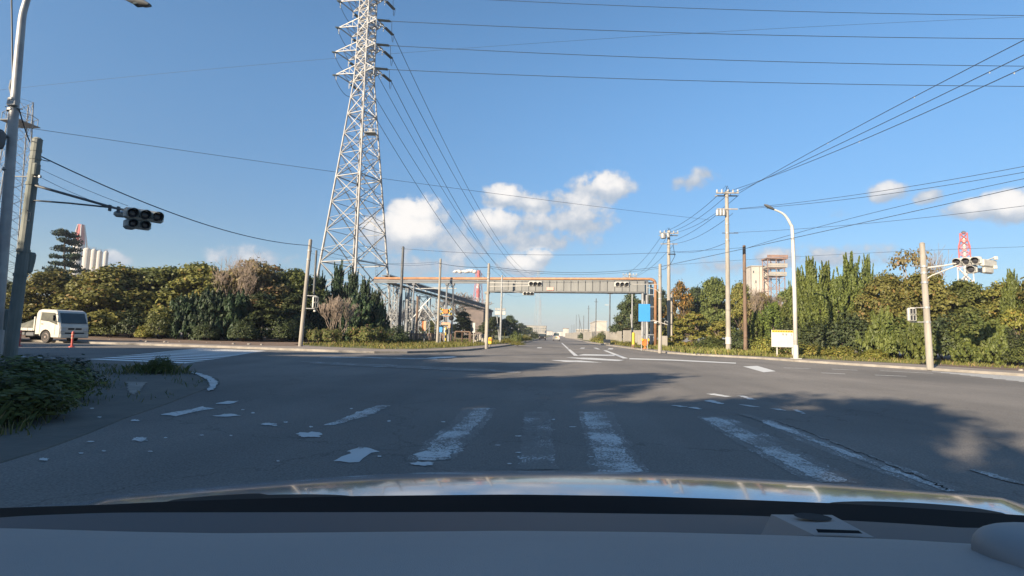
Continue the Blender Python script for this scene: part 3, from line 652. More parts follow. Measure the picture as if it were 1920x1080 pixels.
# left thicket, back row then front
T('dome_dark', -60, 44, 500, 224.2, 'dark tree at the left picture edge behind the lamp post', GL)
T('dome_dark', 10, 42, 525, 129.8, 'dark tree between the lamp post and the signal pole', GL)
T('pine', 112, 66, 430, 76, 'layered dark pine rising above the left thicket beside the red and white chimney', GL)
T('dome_olive', 105, 43, 508, 224.2, 'olive dome tree directly behind the white truck cab', GL)
T('dome_olive_b', 215, 42, 497, 236, 'olive dome tree under the row of white silos', GL)
T('dome_green', 305, 44, 493, 200.6, 'green dome tree right of the silos in the left thicket', GL)
T('dome_olive', 375, 44, 494, 200.6, 'olive tree behind the bleached bare branches of the left thicket', GL)
T('dome_brown', 470, 46, 484, 206.5, 'brownish flat-topped tree on forking pale limbs in the left thicket', GL)
T('dome_green_b', 555, 48, 503, 141.6, 'green tree just left of the leaning pedestrian signal pole', GL)
T('dome_green', 430, 49, 500, 200.6, 'green tree in the second row behind the brownish flat-topped one', GL)
T('dome_green', 530, 52, 503, 188.8, 'green tree in the second row left of the pedestrian signal pole', GL)
T('dome_olive', 165, 49, 508, 236, 'olive tree in the second row below the silos', GL)
T('dome_green', 265, 50, 496, 224.2, 'green tree in the second row left of the bare branches', GL)
T('dome_dark', 640, 54, 540, 177, 'dark tree filling the gap behind the bare vase-shaped shrub', GL)
T('bare', 400, 42.5, 484, 100, 'bleached bare tree with tangled twigs in the middle of the left thicket', GL)
T('bare_b', 452, 43.5, 466, 120, 'tallest bare twiggy tree above the brownish crown on the left', GL)
T('juniper_dark', 594, 51, 522, 32.24, 'dark juniper right beside the leaning pedestrian signal pole', GL)
T('juniper_dark', 628, 52, 504, 32.24, 'tall pointed juniper in front of the left pylon leg', GL)
T('juniper_dark', 655, 52, 516, 29.76, 'pointed juniper between the left and middle pylon legs', GL)
T('juniper_dark', 680, 51, 531, 32.24, 'juniper at the foot of the middle pylon leg', GL)
T('juniper_dark', 702, 50.5, 549, 27.28, 'rightmost dark juniper of the left thicket at the pylon foot', GL)
# lower shrubs on the left
for a in (('shrub', 205, 39, 592, 62, 'round green shrub right of the truck front'), ('shrub_dark', 245, 39.5, 580, 70, 'dark shrub behind the yellow-green ball bush'),
          ('shrub_bright', 270, 38, 611, 34, 'small yellow-green ball bush on the brown soil'), ('shrub', 300, 38.8, 580, 62, 'tall green shrub right of the yellow-green ball bush'),
          ('juniper_low_dark', 345, 39.5, 560, 66, 'ragged juniper shrub leftmost of the row in the left thicket'), ('juniper_low_dark', 392, 39.7, 552, 74, 'ragged juniper shrub below the bleached bare tree'),
          ('juniper_low_dark', 440, 40.2, 556, 70, 'ragged juniper shrub below the tallest bare tree'), ('tier', 490, 40.8, 545, 92, 'dark conifer with flat tiers left of the pedestrian signal pole'),
          ('tier', 545, 44, 548, 80, 'dark conifer with flat tiers directly behind the pedestrian signal pole'), ('juniper_low_dark', 150, 41, 585, 80, 'ragged dark shrub behind the truck windscreen'),
          ('shrub_dark', 75, 41, 585, 110, 'dark shrub behind the truck bed'), ('shrub_dark', -10, 39, 575, 120, 'dark shrub at the left edge behind the signal pole'),
          ('juniper_low_dark', 600, 47, 560, 70, 'dark ragged shrub right of the pedestrian signal pole'), ('juniper_low_dark', 668, 47.5, 560, 72, 'dark ragged shrub at the right of the bare vase-shaped shrub'), ('juniper_low_dark', 705, 48.5, 575, 46, 'dark ragged shrub left of the conveyor trestle'),
          ('shrub_dark', 530, 41, 596, 60, 'low dark shrub under the left side of the pedestrian signal pole'), ('shrub_dark', 556, 43, 590, 60, 'low dark shrub directly behind the pedestrian signal pole'), ('shrub_dark', 635, 48.5, 580, 80, 'low dark shrub behind the bare vase-shaped shrub'), ('shrub_dark', 455, 38.6, 600, 50, 'low dark shrub at the foot of the tiered conifer'), ('shrub_dark', 385, 38.2, 606, 48, 'low dark shrub on the soil under the bleached bare tree')):
    T(*a, group=GS)
T('bare_shrub', 632, 43, 552, 84, 'bare vase-shaped shrub of pale twigs left of the pylon foot', GS)
for a in (('azalea', 593, 41, 618, 30, 'clipped azalea bush nearest the pedestrian signal pole'), ('azalea', 622, 41, 617, 36, 'clipped azalea bush in front of the bare vase-shaped shrub'),
          ('azalea', 690, 42.5, 613, 66, 'wide clipped bush in front of the pylon foot'), ('shrub_dark', 742, 46, 612, 56, 'dark bush at the foot of the dark pole before the trestle')):
    T(*a, group='clipped bushes on the grass strip')
# beyond the level crossing
T('bare_grey', 872, 120, 548, 120, 'big grey bare tree behind the level crossing lights', GF)
T('bare_grey', 790, 130, 575, 90, 'grey bare tree behind the trestle legs', GF)
T('bare_grey', 735, 128, 580, 70, 'grey bare tree behind the right pylon leg', GF)
for a in (('tier', 868, 84, 582, 56, 'tiered conifer behind the low fence by the level crossing'), ('dome_dark', 925, 100, 592, 70, 'dark tree right of the white banner sign'), ('dome_dark', 955, 118, 590, 50, 'dark tree beside the slim pole at the left road edge'),
          ('dome_brown', 905, 150, 590, 90, 'brown tree far behind the white banner sign'), ('dome_green_b', 812, 96, 600, 60, 'green tree behind the orange board'), ('dome_green_b', 770, 100, 604, 60, 'green tree behind the trestle'), ('dome_dark', 840, 105, 606, 60, 'dark tree behind the blue crossing plate'),
          ('dome_dark', 975, 190, 605, 40, 'dark far tree along the left road edge'), ('dome_green', 992, 260, 612, 30, 'far green tree where the left verge narrows')):
    T(*a, group=GF)
for a in (('shrub', 968, 66, 622, 28, 'round shrub at the slim pole on the left verge'), ('loose', 950, 60, 634, 26, 'loose weeds at the foot of the slim pole on the left verge'), ('loose', 985, 80, 628, 26, 'loose bright shrub on the left verge ahead'), ('shrub_dark', 1003, 130, 622, 20, 'dark shrub near the parked black car'), ('loose', 970, 52, 640, 30, 'low weeds at the left kerb ahead'),
          ('loose', 838, 47, 640, 20, 'weed clump beside the level crossing post'), ('loose', 770, 37, 652, 30, 'weed clump at the dark gutter of the far left corner')):
    T(*a, group=GF)
# right of the road ahead
T('dome_dark', 1183, 92, 548, 76, 'big dark leaning tree left of the blue board', GF)
T('dome_dark', 1212, 88, 552, 66, 'dark tree directly behind the blue board', GF)
T('dome_olive', 1165, 94, 585, 34, 'olive bush at the left foot of the big dark tree', GF)
T('dome_dark', 1238, 92, 540, 70, 'dark tree behind the bridge supports', GF)
for a in (('loose', 1150, 84, 637, 22, 'weed clump beside the low pale box'), ('loose', 1120, 96, 630, 26, 'weed clump left of the pale fence'), ('shrub', 1128, 98, 622, 20, 'dark clipped shrub before the pale fence'), ('loose', 1180, 66, 640, 34, 'grass clump at the yellow post'), ('shrub', 1215, 62, 640, 26, 'low green shrub behind the orange lamp sign'), ('loose', 1200, 57, 646, 30, 'grass clump at the orange lamp sign'), ('shrub_dark', 1090, 150, 624, 14, 'small dark shrub on the far right verge')):
    T(*a, group=GF)
# right thicket
T('dome_autumn', 1275, 74, 522, 70, 'autumn-coloured tree right of the transformer pole', GR)
T('dome_green', 1340, 72, 514, 90, 'tall green tree left of the tallest utility pole', GR)
T('dome_dark', 1305, 80, 535, 80, 'dark tree between the autumn tree and the tall green one', GR)
T('dome_olive', 1388, 70, 528, 80, 'olive tree behind the brown wooden pole', GR)
T('dome_brown', 1430, 66, 545, 90, 'brown-tinged tree under the white tower building', GR)
T('dome_green_b', 1480, 60, 538, 90, 'green tree behind the bent street lamp', GR)
T('bare', 1418, 60, 525, 60, 'pale bare tree left of the white tower building', GR)
T('bare_b', 1458, 60, 540, 60, 'pale bare tree under the steel frame tower', GR)
T('bright', 1300, 62, 582, 96, 'bright green bush mass right of the transformer pole', GR)
T('bright', 1352, 58, 598, 70, 'bright bush mass behind the foot of the tallest utility pole', GR)
T('bright', 1262, 66, 590, 50, 'bright bush at the foot of the transformer pole', GR)
for a in (('juniper', 1452, 54, 578, 52.8, 'juniper above the white notice board'), ('juniper_b', 1420, 55, 593, 43.2, 'low juniper right of the brown wooden pole'), ('juniper', 1492, 52, 556, 44.8, 'juniper directly behind the bent street lamp'), ('juniper', 1522, 49, 505, 40, 'tall twin-tipped juniper right of the bent street lamp'), ('juniper', 1553, 49.5, 513, 40, 'juniper second to the right of the bent street lamp'),
          ('juniper', 1598, 48, 498, 44.8, 'tallest spiky juniper in the right thicket'), ('juniper_b', 1575, 46.5, 538, 48, 'broad juniper before the tallest spiky one'), ('juniper', 1632, 50, 502, 28.8, 'slim lone juniper tip left of the signal pole dome trees'), ('juniper_b', 1540, 46.5, 548, 48, 'broad juniper left of the tallest spiky one'), ('juniper', 1500, 50, 523, 28.8, 'slim juniper close right of the bent street lamp')):
    T(*a, group=GR)
T('dome_olive_b', 1668, 44, 512, 140, 'olive dome tree left of the right signal pole', GR)
T('dome_olive', 1745, 43, 510, 150, 'olive dome tree directly behind the right signal pole', GR)
T('dome_green', 1815, 42, 518, 140, 'green dome tree below the right signal heads', GR)
T('dome_olive_b', 1890, 41, 527, 150, 'olive dome tree at the right picture edge', GR)
T('dome_olive', 1980, 38, 510, 170, 'olive dome tree just past the right picture edge', GR)
T('sparse', 1715, 62, 458, 130, 'thin tall tree with see-through crown behind the right signal pole', GR)
T('bare', 1775, 60, 455, 70, 'thin bare branches left of the red and white tower', GR)
T('dome_green', 1590, 50, 512, 150, 'green tree in the second row behind the spiky junipers', GR); T('dome_green_b', 1525, 54, 522, 130, 'green tree in the second row right of the bent street lamp', GR); T('dome_dark', 1720, 50, 530, 160, 'dark tree in the second row left of the signal heads', GR); T('dome_dark', 1850, 48, 540, 160, 'dark tree in the second row below the red and white tower', GR); T('dome_dark', 1400, 76, 550, 110, 'dark tree in the second row behind the brown wooden pole', GR)
T('juniper', 1905, 39, 528, 32, 'spiky juniper tip near the right picture edge', GR)
T('bright', 1905, 36.5, 572, 70, 'yellow-green bush mass at the right picture edge', GR)
for a in (('juniper_low', 1655, 40.5, 590, 60, 'ragged juniper shrub left of the pedestrian signal on the right'), ('juniper_low', 1722, 38, 600, 56, 'ragged juniper shrub left of the right signal pole foot'), ('shrub', 1690, 40, 596, 76, 'dark green shrub between the two ragged juniper shrubs'), ('shrub_dark', 1775, 37.6, 592, 84, 'dark shrub right of the right signal pole'),
          ('shrub', 1835, 36.4, 585, 90, 'green shrub under the right signal heads'), ('juniper_low', 1870, 35, 612, 50, 'ragged juniper shrub second from the right edge'), ('shrub_dark', 1902, 34.6, 620, 60, 'dark shrub at the right edge on the brown soil'), ('juniper_low', 1812, 35.6, 628, 50, 'small ragged juniper shrub on the brown soil'), ('shrub', 1930, 33.6, 640, 60, 'low green shrub cut by the right picture edge'), ('shrub_dark', 1600, 43, 590, 90, 'dark shrub under the tallest spiky juniper'), ('shrub_dark', 1545, 45, 600, 80, 'dark shrub right of the bent street lamp'),
          ('loose', 1525, 42.5, 646, 62, 'low twiggy azalea row right of the bent street lamp'), ('loose', 1580, 41.3, 650, 50, 'low yellowish azalea left of the small tuft'), ('shrub_bright', 1640, 39.6, 655, 40, 'low yellow-green bush left of the ragged juniper shrub'), ('loose', 1432, 47, 634, 46, 'low yellow-green bush behind the notice board'), ('shrub_dark', 1392, 56, 620, 60, 'dark shrub between the two pole feet'), ('azalea', 1480, 45.5, 640, 50, 'azalea bush under the notice board'), ('shrub_dark', 1490, 50, 600, 80, 'dark shrub behind the notice board'),
          ('shrub', 1330, 56, 632, 60, 'green shrub left of the tallest utility pole foot'), ('shrub_bright', 1245, 62, 632, 40, 'bright bush between the slim signal pole and transformer pole')):
    T(*a, group=GQ)
# trees on the near left corner, behind the viewpoint, whose shade lies over the crossing
GB = 'trees behind the viewpoint'
LBT = 'broadleaf tree behind the viewpoint on the near left corner'
for i, (x, y, w, h) in enumerate(((-62, 5, 11, 13), (-54, 3, 11, 13.4), (-47, 1, 11, 13.4), (-40, 0, 10, 13.6), (-34, -2, 10, 14.6), (-28, -3, 10, 15), (-22.5, -6, 10, 14.6), (-17, -9, 9, 13.6), (-13, -14, 9, 13.4), (-9.5, -14, 6.5, 10.5),
        (-42, 7, 10, 10), (-34, 4, 10, 10), (-27, 2, 10, 10), (-20.5, -.5, 9.5, 10), (-15, -4.5, 9, 9.6), (-11, -8.5, 8, 9.6), (-13.5, -21, 6.5, 13), (-12, -28, 9, 13), (-18, -16, 10, 13), (-25, -10, 10, 13), (-10.5, -19, 6, 10), (-50, 11, 10, 10), (-31, -9, 10, 13), (-9.6, -24, 6, 10), (-37, -6, 10, 13.5), (-23, -15, 10, 13), (-6.6, -16, 4.5, 6.5), (-8, -11, 5, 6), (-36, -12, 10, 15), (-29, -8, 10, 15), (-10.8, -12.0, 5.5, 12.2), (-12.5, -10.5, 6, 11), (-6.6, -10, 5, 5.4), (-5.6, -8.2, 4, 4.6), (-7.5, -9.6, 5, 6.2), (-44, -7, 10, 14.6), (-52, -3, 10, 14.4), (-24, 5.5, 7, 6), (-18.5, 3.2, 6.5, 6), (-14, -.5, 6, 6), (-31, 9.5, 8, 7))):
    T('sparse' if (x > -14 and y < -13) else ('dome_green', 'dome_dark', 'dome_olive')[i % 3], 100 + i * 37, 10 + i, 0, 0, LBT, GB, world=(x, y, .13), wh=(w, h))
for i, (x, y, w, h, lb) in enumerate(((-7.1, 6.1, 1.5, .62, 'low green bush nearest the left picture edge on the near verge'), (-8.3, 7.4, 1.8, .70, 'green bush behind the lowest one at the left picture edge'), (-10.2, 9.4, 1.9, .60, 'third green bush back along the left picture edge'), (-10.5, 12.9, .7, .45, 'small weedy tuft beside the curved painted kerb'))):
    T('shrub' if i != 2 else 'shrub_dark', 40 + i * 31, 5 + i, 0, 0, lb, 'bushes on the near left verge', world=(x, y, .01), wh=(w, h))
# grass and weeds
rng = np.random.default_rng(5)
def blades(name, region, n, hmin, hmax, mat, wd=.012, z=.12, dens=None, label=None):
    V = []; Fq = []; k = 0; rnd = random.Random(name + str(n))
    Vs = np.zeros((n * 4, 3), np.float32); got = 0
    while got < n:
        x = rnd.uniform(region[0], region[1]); y = rnd.uniform(region[2], region[3])
        keep, hs = dens(x, y, rnd)
        if not keep: continue
        h = rnd.uniform(hmin, hmax) * hs; a = rnd.uniform(0, 6.283); w = wd * rnd.uniform(.6, 1.6); lean = rnd.uniform(.1, .75) * h; b_ = rnd.uniform(0, 6.283)
        dx, dy = math.cos(a) * w, math.sin(a) * w; lx, ly = math.cos(b_) * lean, math.sin(b_) * lean
        Vs[got * 4:got * 4 + 4] = [(x - dx, y - dy, z), (x + dx, y + dy, z), (x + lx * .35 + dx * .8, y + ly * .35 + dy * .8, z + h * .6), (x + lx, y + ly, z + h)]
        got += 1
    Fq = np.arange(n * 4).reshape(-1, 4); me = np_mesh(name, Vs, Fq, LM[mat]); o = bpy.data.objects.new(name, me); COL.objects.link(o); tag(o, kind='stuff')
    return o
def inside(x, y, poly):
    c = False; j = len(poly) - 1
    for i in range(len(poly)):
        if (poly[i][1] > y) != (poly[j][1] > y) and x < (poly[j][0] - poly[i][0]) * (y - poly[i][1]) / (poly[j][1] - poly[i][1]) + poly[i][0]: c = not c
        j = i
    return c
def dens_near(x, y, rnd):
    if not inside(x + .15, y + .05, NL): return False, 1
    edge = -5.0 - max(0, y - 4.4) * .40
    e = (edge - x - .35 - max(0, y - 6) * .28) / 1.1; cl = .5 + .5 * math.sin(x * 2.1 + 1.3 * math.sin(y * 1.7)) * math.cos(y * 1.9 + x)
    f = max(0, min(1, (11 - y) / 5)); clump = math.exp(-((x + 10.6) ** 2 + (y - 12.9) ** 2) / .55) * (.2 + .8 * cl)
    if rnd.random() < clump: return True, .3 + .9 * clump
    if e < 0: return rnd.random() < .03 * (cl > .6), .3
    e = min(1, e); return rnd.random() < e * (.1 + .9 * cl) * (.12 + .88 * f), (.3 + .8 * e * cl) * (.35 + .75 * f)
blades('grass', (-20, -4.9, 2.2, 16), 36000, .12, .42, 'blade', .007, z=.02, dens=dens_near)
def strip_d(poly):
    return lambda x, y, rnd: (inside(x, y, poly) and rnd.random() < .3 + .7 * (math.sin(x * 1.3) * math.sin(y * .9 + x) > -.2), 1)
blades('weeds', (5, 32, 28, 62), 16000, .08, .26, 'blade_sun', .02, dens=strip_d([(6.9, 110), (7.6, 86), (9.4, 57), (11.1, 46), (13.4, 40.6), (16.4, 37.6), (20.5, 33.9), (23, 31), (26, 30), (28, 45), (28, 62)]))
blades('grass_tufts', (-20, -5, 31.5, 75), 16000, .08, .30, 'blade_sun', .02, dens=strip_d([(-18.2, 35.2), (-15.3, 32.9), (-11, 31.9), (-9.3, 33.7), (-7.8, 40), (-6.4, 57), (-5.4, 90), (-20, 90)]))
blades('verge_grass', (6, 24, 40, 110), 12000, .12, .5, 'blade_sun', .03, dens=lambda x, y, r: (x > 6.9 + max(0, (86 - y)) * .075 and x < 14 + y * .06, 1))
# ------------------------------------------------------------------ lattice towers
def lattice_levels(c, zs, sfun, e1, e2, legr, brr, legs, brace, xbr=True):
    def corner(z, i):
        s = sfun(z) / 2; a, b = ((-1, -1), (1, -1), (1, 1), (-1, 1))[i]
        return Vector((c[0], c[1], 0)) + e1 * (a * s) + e2 * (b * s) + Vector((0, 0, z))
    for i in range(4):
        for z0, z1 in zip(zs[:-1], zs[1:]): legs[i].tube(corner(z0, i), corner(z1, i), legr(z0), legr(z1), 6)
    for k, (z0, z1) in enumerate(zip(zs[:-1], zs[1:])):
        for i in range(4):
            j = (i + 1) % 4; a0, b0, a1, b1 = corner(z0, i), corner(z0, j), corner(z1, i), corner(z1, j)
            brace.tube(a0, b1, brr, n=4); brace.tube(b0, a1, brr, n=4)
            m = (a0 + b0 + a1 + b1) / 4
            if xbr and (z1 - z0) > 3:
                for p0, p1 in ((a0, b1), (b0, a1)):
                    q = p0.lerp(p1, .27); side = a0.lerp(a1, .42) if (q - a0).length < (q - b0).length else b0.lerp(b1, .42)
                    brace.tube(q, side, brr * .55, n=4); brace.tube(side, m, brr * .5, n=4)
            brace.tube(a1, b1, brr * .7, n=4)
    return corner
# the big pylon
C0 = base(657, 70); PX, PY = C0.x, C0.y
e1 = Vector((.938, -.347, 0)); e2 = Vector((.347, .938, 0))
def sf(z): return 8.2 - z * .164 if z < 38 else max(1.4, 1.97 - (z - 38) * .020)
T1 = Thing('transmission_pylon', 'tall pale grey steel lattice pylon left of the orange pipe bridge', 'pylon', (PX, PY, .13))
legs = [MB() for _ in range(4)]; br = MB()
zs = [.1, 5.6, 10.6, 15.2, 19.3, 23.0, 26.4, 29.5, 32.4, 35.0, 37.4, 39.4, 41.2, 43.0, 44.8, 46.6, 48.4, 50.2, 52, 54, 56, 58]
corner = lattice_levels((PX, PY), zs, sf, e1, e2, lambda z: .20 - .0024 * z, .07, legs, br)
for m in legs: T1.part('leg', m, MT['tower'], smooth=False)
hb = MB()
for z in (10.6, 23.0, 32.4):
    for i in range(4): hb.tube(corner(z, i), corner(z, (i + 1) % 4), .09, n=4)
    hb.tube(corner(z, 0), corner(z, 2), .06, n=4); hb.tube(corner(z, 1), corner(z, 3), .06, n=4)
ld = MB()
for z in np.arange(2, 38, .45):
    p = (corner(z, 2) * .62 + corner(z, 1) * .38); ld.tube(p - e2 * .18, p + e2 * .18, .018, n=3)
for z in np.arange(2, 38, 2): 
    for s in (-.18, .18):
        p = (corner(z, 2) * .62 + corner(z, 1) * .38) + e2 * s; q = (corner(min(38, z + 2), 2) * .62 + corner(min(38, z + 2), 1) * .38) + e2 * s; ld.tube(p, q, .025, n=3)
for z in np.arange(38.2, 52, .9):
    for i in range(4): br.tube(corner(z, i), corner(z + .45, (i + 1) % 4), .045, n=4); br.tube(corner(z, i), corner(z, (i + 1) % 4), .04, n=4)
    br.tube(corner(z, 0), corner(z, 2), .04, n=4)
T1.part('bracing', br, MT['tower']); T1.part('horizontal_frame', hb, MT['tower']); T1.part('ladder', ld, MT['tower'])
pf = MB(); pc = corner(29.0, 1) + e1 * .9 + e2 * .8
pf.box(pc, (1.5, 1.3, .08)); pf.box(pc + Vector((0, 0, .3)), (.5, .5, .5))
for sx in (-1, 1):
    for sy in (-1, 1): pf.tube(pc + Vector((sx * .72, sy * .62, 0)), pc + Vector((sx * .72, sy * .62, 1.0)), .03, n=4)
for z in (.5, 1.0):
    q = [pc + Vector((a * .72, b2 * .62, z)) for a, b2 in ((-1, -1), (1, -1), (1, 1), (-1, 1))]
    for i in range(4): pf.tube(q[i], q[(i + 1) % 4], .025, n=4)
pf.tube(pc + Vector((-.6, 0, -.05)), corner(28.0, 1), .04, n=4)
T1.part('platform', pf, MT['frame_grey'])
TIPS = {}
def arm(z, L, side, key, wide):
    """box-shaped cross arm with a wide tip, insulator strings at its two tip corners"""
    m = MB(); s = sf(z) / 2; c = Vector((PX, PY, 0)); d = e1 * side
    up = [c + d * s + e2 * (k * s) + Vector((0, 0, z + 1.25)) for k in (-1, 1)]; lo = [c + d * s + e2 * (k * s) + Vector((0, 0, z)) for k in (-1, 1)]
    tip = [c + d * L + e2 * (k * wide) + Vector((0, 0, z + .35)) for k in (-1, 1)]
    for k in (0, 1):
        m.tube(up[k], tip[k], .085, n=4); m.tube(lo[k], tip[k], .085, n=4)
        for f in (.3, .62):
            m.tube(up[k].lerp(tip[k], f), lo[k].lerp(tip[k], f), .05, n=4)
        m.tube(lo[k].lerp(tip[k], .0), up[k].lerp(tip[k], .3), .045, n=4); m.tube(lo[k].lerp(tip[k], .3), up[k].lerp(tip[k], .62), .045, n=4)
        m.tube(tip[k], tip[k] - Vector((0, 0, 1.0)), .06, n=4)
    m.tube(tip[0], tip[1], .08, n=4)
    for f in (.3, .62): m.tube(lo[0].lerp(tip[0], f), lo[1].lerp(tip[1], f), .05, n=4)
    m.tube(lo[0], lo[1].lerp(tip[1], .3), .045, n=4); m.tube(lo[0].lerp(tip[0], .3), lo[1].lerp(tip[1], .62), .045, n=4); m.tube(lo[0].lerp(tip[0], .62), tip[1], .045, n=4)
    a = T1.part('cross_arm', m, MT['tower'] if side < 0 else MT['frame_grey'])
    # strain strings: one towards the next pylon, one towards the line crossing to the right
    for k, dr in ((1, Vector((.38, .90, -.12))), (0, Vector((1, .02, -.10)) if side > 0 else Vector((.25, -.85, -.45)))):
        st = MB(); p = tip[k] - Vector((0, 0, .15)); dr = dr.normalized()
        for off in (-.14, .14):
            o = dr.cross(Vector((0, 0, 1))).normalized() * off; pr = []
            for q in range(22): pr += [(.045, .25 + q * .085), (.13, .28 + q * .085)]
            st.lathe(pr, p + o, 8, dr)
        st.tube(p, p + dr * .3, .03, n=4); e = p + dr * 2.3; st.tube(e - dr * .25, e, .06, n=5)
        T1.part('insulator', st, MT['insulator'], a); TIPS[(key, side, k)] = e
    # slack jumper loop between the two strings
    j = MB(); A = TIPS[(key, side, 0)]; B = TIPS[(key, side, 1)]
    j.path([A.lerp(B, t) - Vector((0, 0, 1.9 * 4 * t * (1 - t))) for t in np.linspace(0, 1, 12)], .035, 4); T1.part('jumper', j, MT['wire'], a)
for key, z in (('low', 38.6), ('mid', 42.2), ('high', 45.9), ('top', 50.0)):
    arm(z, 4.2 if key != 'mid' else 4.6, -1, key, 1.35); arm(z, 2.4, 1, key, .8)

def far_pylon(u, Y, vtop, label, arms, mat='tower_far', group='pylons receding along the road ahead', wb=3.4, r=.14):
    o = base(u, Y); hgt = H(u, vtop, Y); t = Thing('transmission_pylon', label, 'pylon', o, group); lg = MB(); bm = MB()
    L4 = [MB() for _ in range(4)]; n = 9; zz = [hgt * (1 - (1 - k / n) ** 1.0) for k in range(n + 1)]
    lattice_levels((o.x, o.y), zz, lambda z: wb * (1 - z / hgt) ** 1.0 * .85 + 1.0, Vector((.94, -.34, 0)), Vector((.34, .94, 0)), lambda z: r, r * .5, L4, bm, False)
    for m in L4: t.part('leg', m, MT[mat])
    t.part('bracing', bm, MT[mat])
    for f, L in arms:
        m = MB(); z = hgt * f
        for s in (-1, 1): m.tube((o.x, o.y, z + .8), (o.x + s * L, o.y, z + .2), r * .8, n=4); m.tube((o.x, o.y, z - .3), (o.x + s * L, o.y, z + .2), r * .8, n=4)
        t.part('cross_arm', m, MT[mat])
    return o
far_pylon(1007, 330, 507, 'thin far pylon above the road, the nearer of the two under the bridge', ((.98, 3), (.88, 3.6), (.78, 3.6), (.68, 3.6)), r=.07)
far_pylon(1012, 620, 562, 'faint farthest pylon above the road, shorter than the other one', ((.96, 4), (.85, 5), (.74, 5)), r=.10)
# lattice mast at the left edge
o = base(-8, 62); t = Thing('lattice_mast', 'grey lattice mast with a platform standing behind the left street lamp', 'mast', o); L4 = [MB() for _ in range(4)]; bm = MB()
ztop = H(20, 190, 62); zz = list(np.linspace(0, ztop, 15))
cn = lattice_levels((o.x, o.y), zz, lambda z: 4.2 - 2.4 * z / ztop, Vector((.9, -.43, 0)), Vector((.43, .9, 0)), lambda z: .08, .03, L4, bm, False)
for m in L4: t.part('leg', m, MT['frame_grey'])
t.part('bracing', bm, MT['frame_grey'])
m = MB(); z = H(20, 232, 62); m.box((o.x, o.y, z), (3.0, 3.0, .1))
for a in range(8):
    q = Vector((math.cos(a * .785), math.sin(a * .785), 0)) * 1.8; q2 = Vector((math.cos(a * .785 + .785), math.sin(a * .785 + .785), 0)) * 1.8
    m.tube(o + q + Vector((0, 0, z)), o + q + Vector((0, 0, z + 1.1)), .04, n=4); m.tube(o + q + Vector((0, 0, z + 1.1)), o + q2 + Vector((0, 0, z + 1.1)), .04, n=4)
t.part('platform', m, MT['beam'])

# ------------------------------------------------------------------ pipe bridge over the road
BA = Vector((P(702, 519, 64.5).x, 64.5, 0)); BB = Vector((P(1229, 524, 60).x, 60.0, 0)); bd = (BB - BA).normalized(); bn = Vector((-bd.y, bd.x, 0))
ztop = (H(702, 520, 64.5) + H(1225, 525, 60)) / 2; zbot = ztop - 1.62
def along(u):   # point on the bridge axis seen on pixel column u
    d = ray(u, 535); n = bn; t = (BA - CAM).dot(n) / d.dot(n); return CAM + d * t
TB = Thing('pipe_bridge', 'long pipe bridge over the road, orange pipe on top, grey side panels', 'bridge', (along(960).x, along(960).y, 0))
m = MB(); rbar = MB()
p0 = Vector((*BA.xy, ztop)); p1 = Vector((*BB.xy, ztop - .02))
z3 = .3
pend = p1 + bd * .0
bend = [p0, p1 - bd * .6]
for k in range(7):
    a = k / 6 * math.pi / 2; bend.append(p1 - bd * .6 + bd * math.sin(a) * .6 + Vector((0, 0, -.6 * (1 - math.cos(a)))))
bend.append(Vector((p1.x, p1.y, z3)))
m.path(bend, .17, 10); TB.part('orange_pipe', m, MT['orange'], smooth=True)
m = MB(); m.path([p0 + Vector((0, 0, -.42)) + bn * .5, p1 + Vector((0, 0, -.42)) + bn * .5], .13, 8); TB.part('pipe', m, MT['galv'], smooth=True)
# long beam along the whole span
rot = Matrix(((bd.x, bn.x, 0), (bd.y, bn.y, 0), (0, 0, 1)))
m = MB(); L = (BB - BA).length - .8; cen = (BA + BB) / 2 - bd * .4; m.box(Vector((*cen.xy, ztop - .30)) + bn * .25, (L, .9, .16), rot); m.box(Vector((*cen.xy, ztop - .52)) - bn * .1, (L, .2, .22), rot)
TB.part('beam', m, MT['beam'])
A1 = along(917); A2 = along(1209); pm = MB(); n = 22; LL = (A2 - A1).length
for k in range(n):
    c = A1.lerp(A2, (k + .5) / n); pm.box(Vector((c.x, c.y, (ztop - .22 + zbot + .1) / 2)) - bn * .42 , (LL / n - .07, .05, ztop - .22 - zbot - .1), rot, .012)
TB.part('side_panel', pm, MT['panel'])
m = MB(); c = A1.lerp(A2, .5); m.box(Vector((c.x, c.y, (ztop - .5 + zbot) / 2)) - bn * .34, (LL, .06, ztop - .6 - zbot), rot)
m.box(Vector((c.x, c.y, zbot + .02)) - bn * .2, (LL, .62, .16), rot); m.box(Vector((c.x, c.y, zbot + .05)) + bn * .75, (LL, .2, .24), rot)
for k in range(12):
    q = A1.lerp(A2, (k + .5) / 12); m.box(Vector((q.x, q.y, zbot + .06)) + bn * .2, (.1, 1.2, .12), rot)
TB.part('girder', m, MT['steel_dark'])
m = MB(); q = along(1033); m.box(Vector((q.x, q.y, zbot + .36)) - bn * .50, (.85, .05, .40), rot, .02); TB.part('warning_plate', m, M('faded_pink_plate', (.55, .30, .26), (.45, .24, .2), 4, .6), label='faded pink plate at the lower edge of the panels')
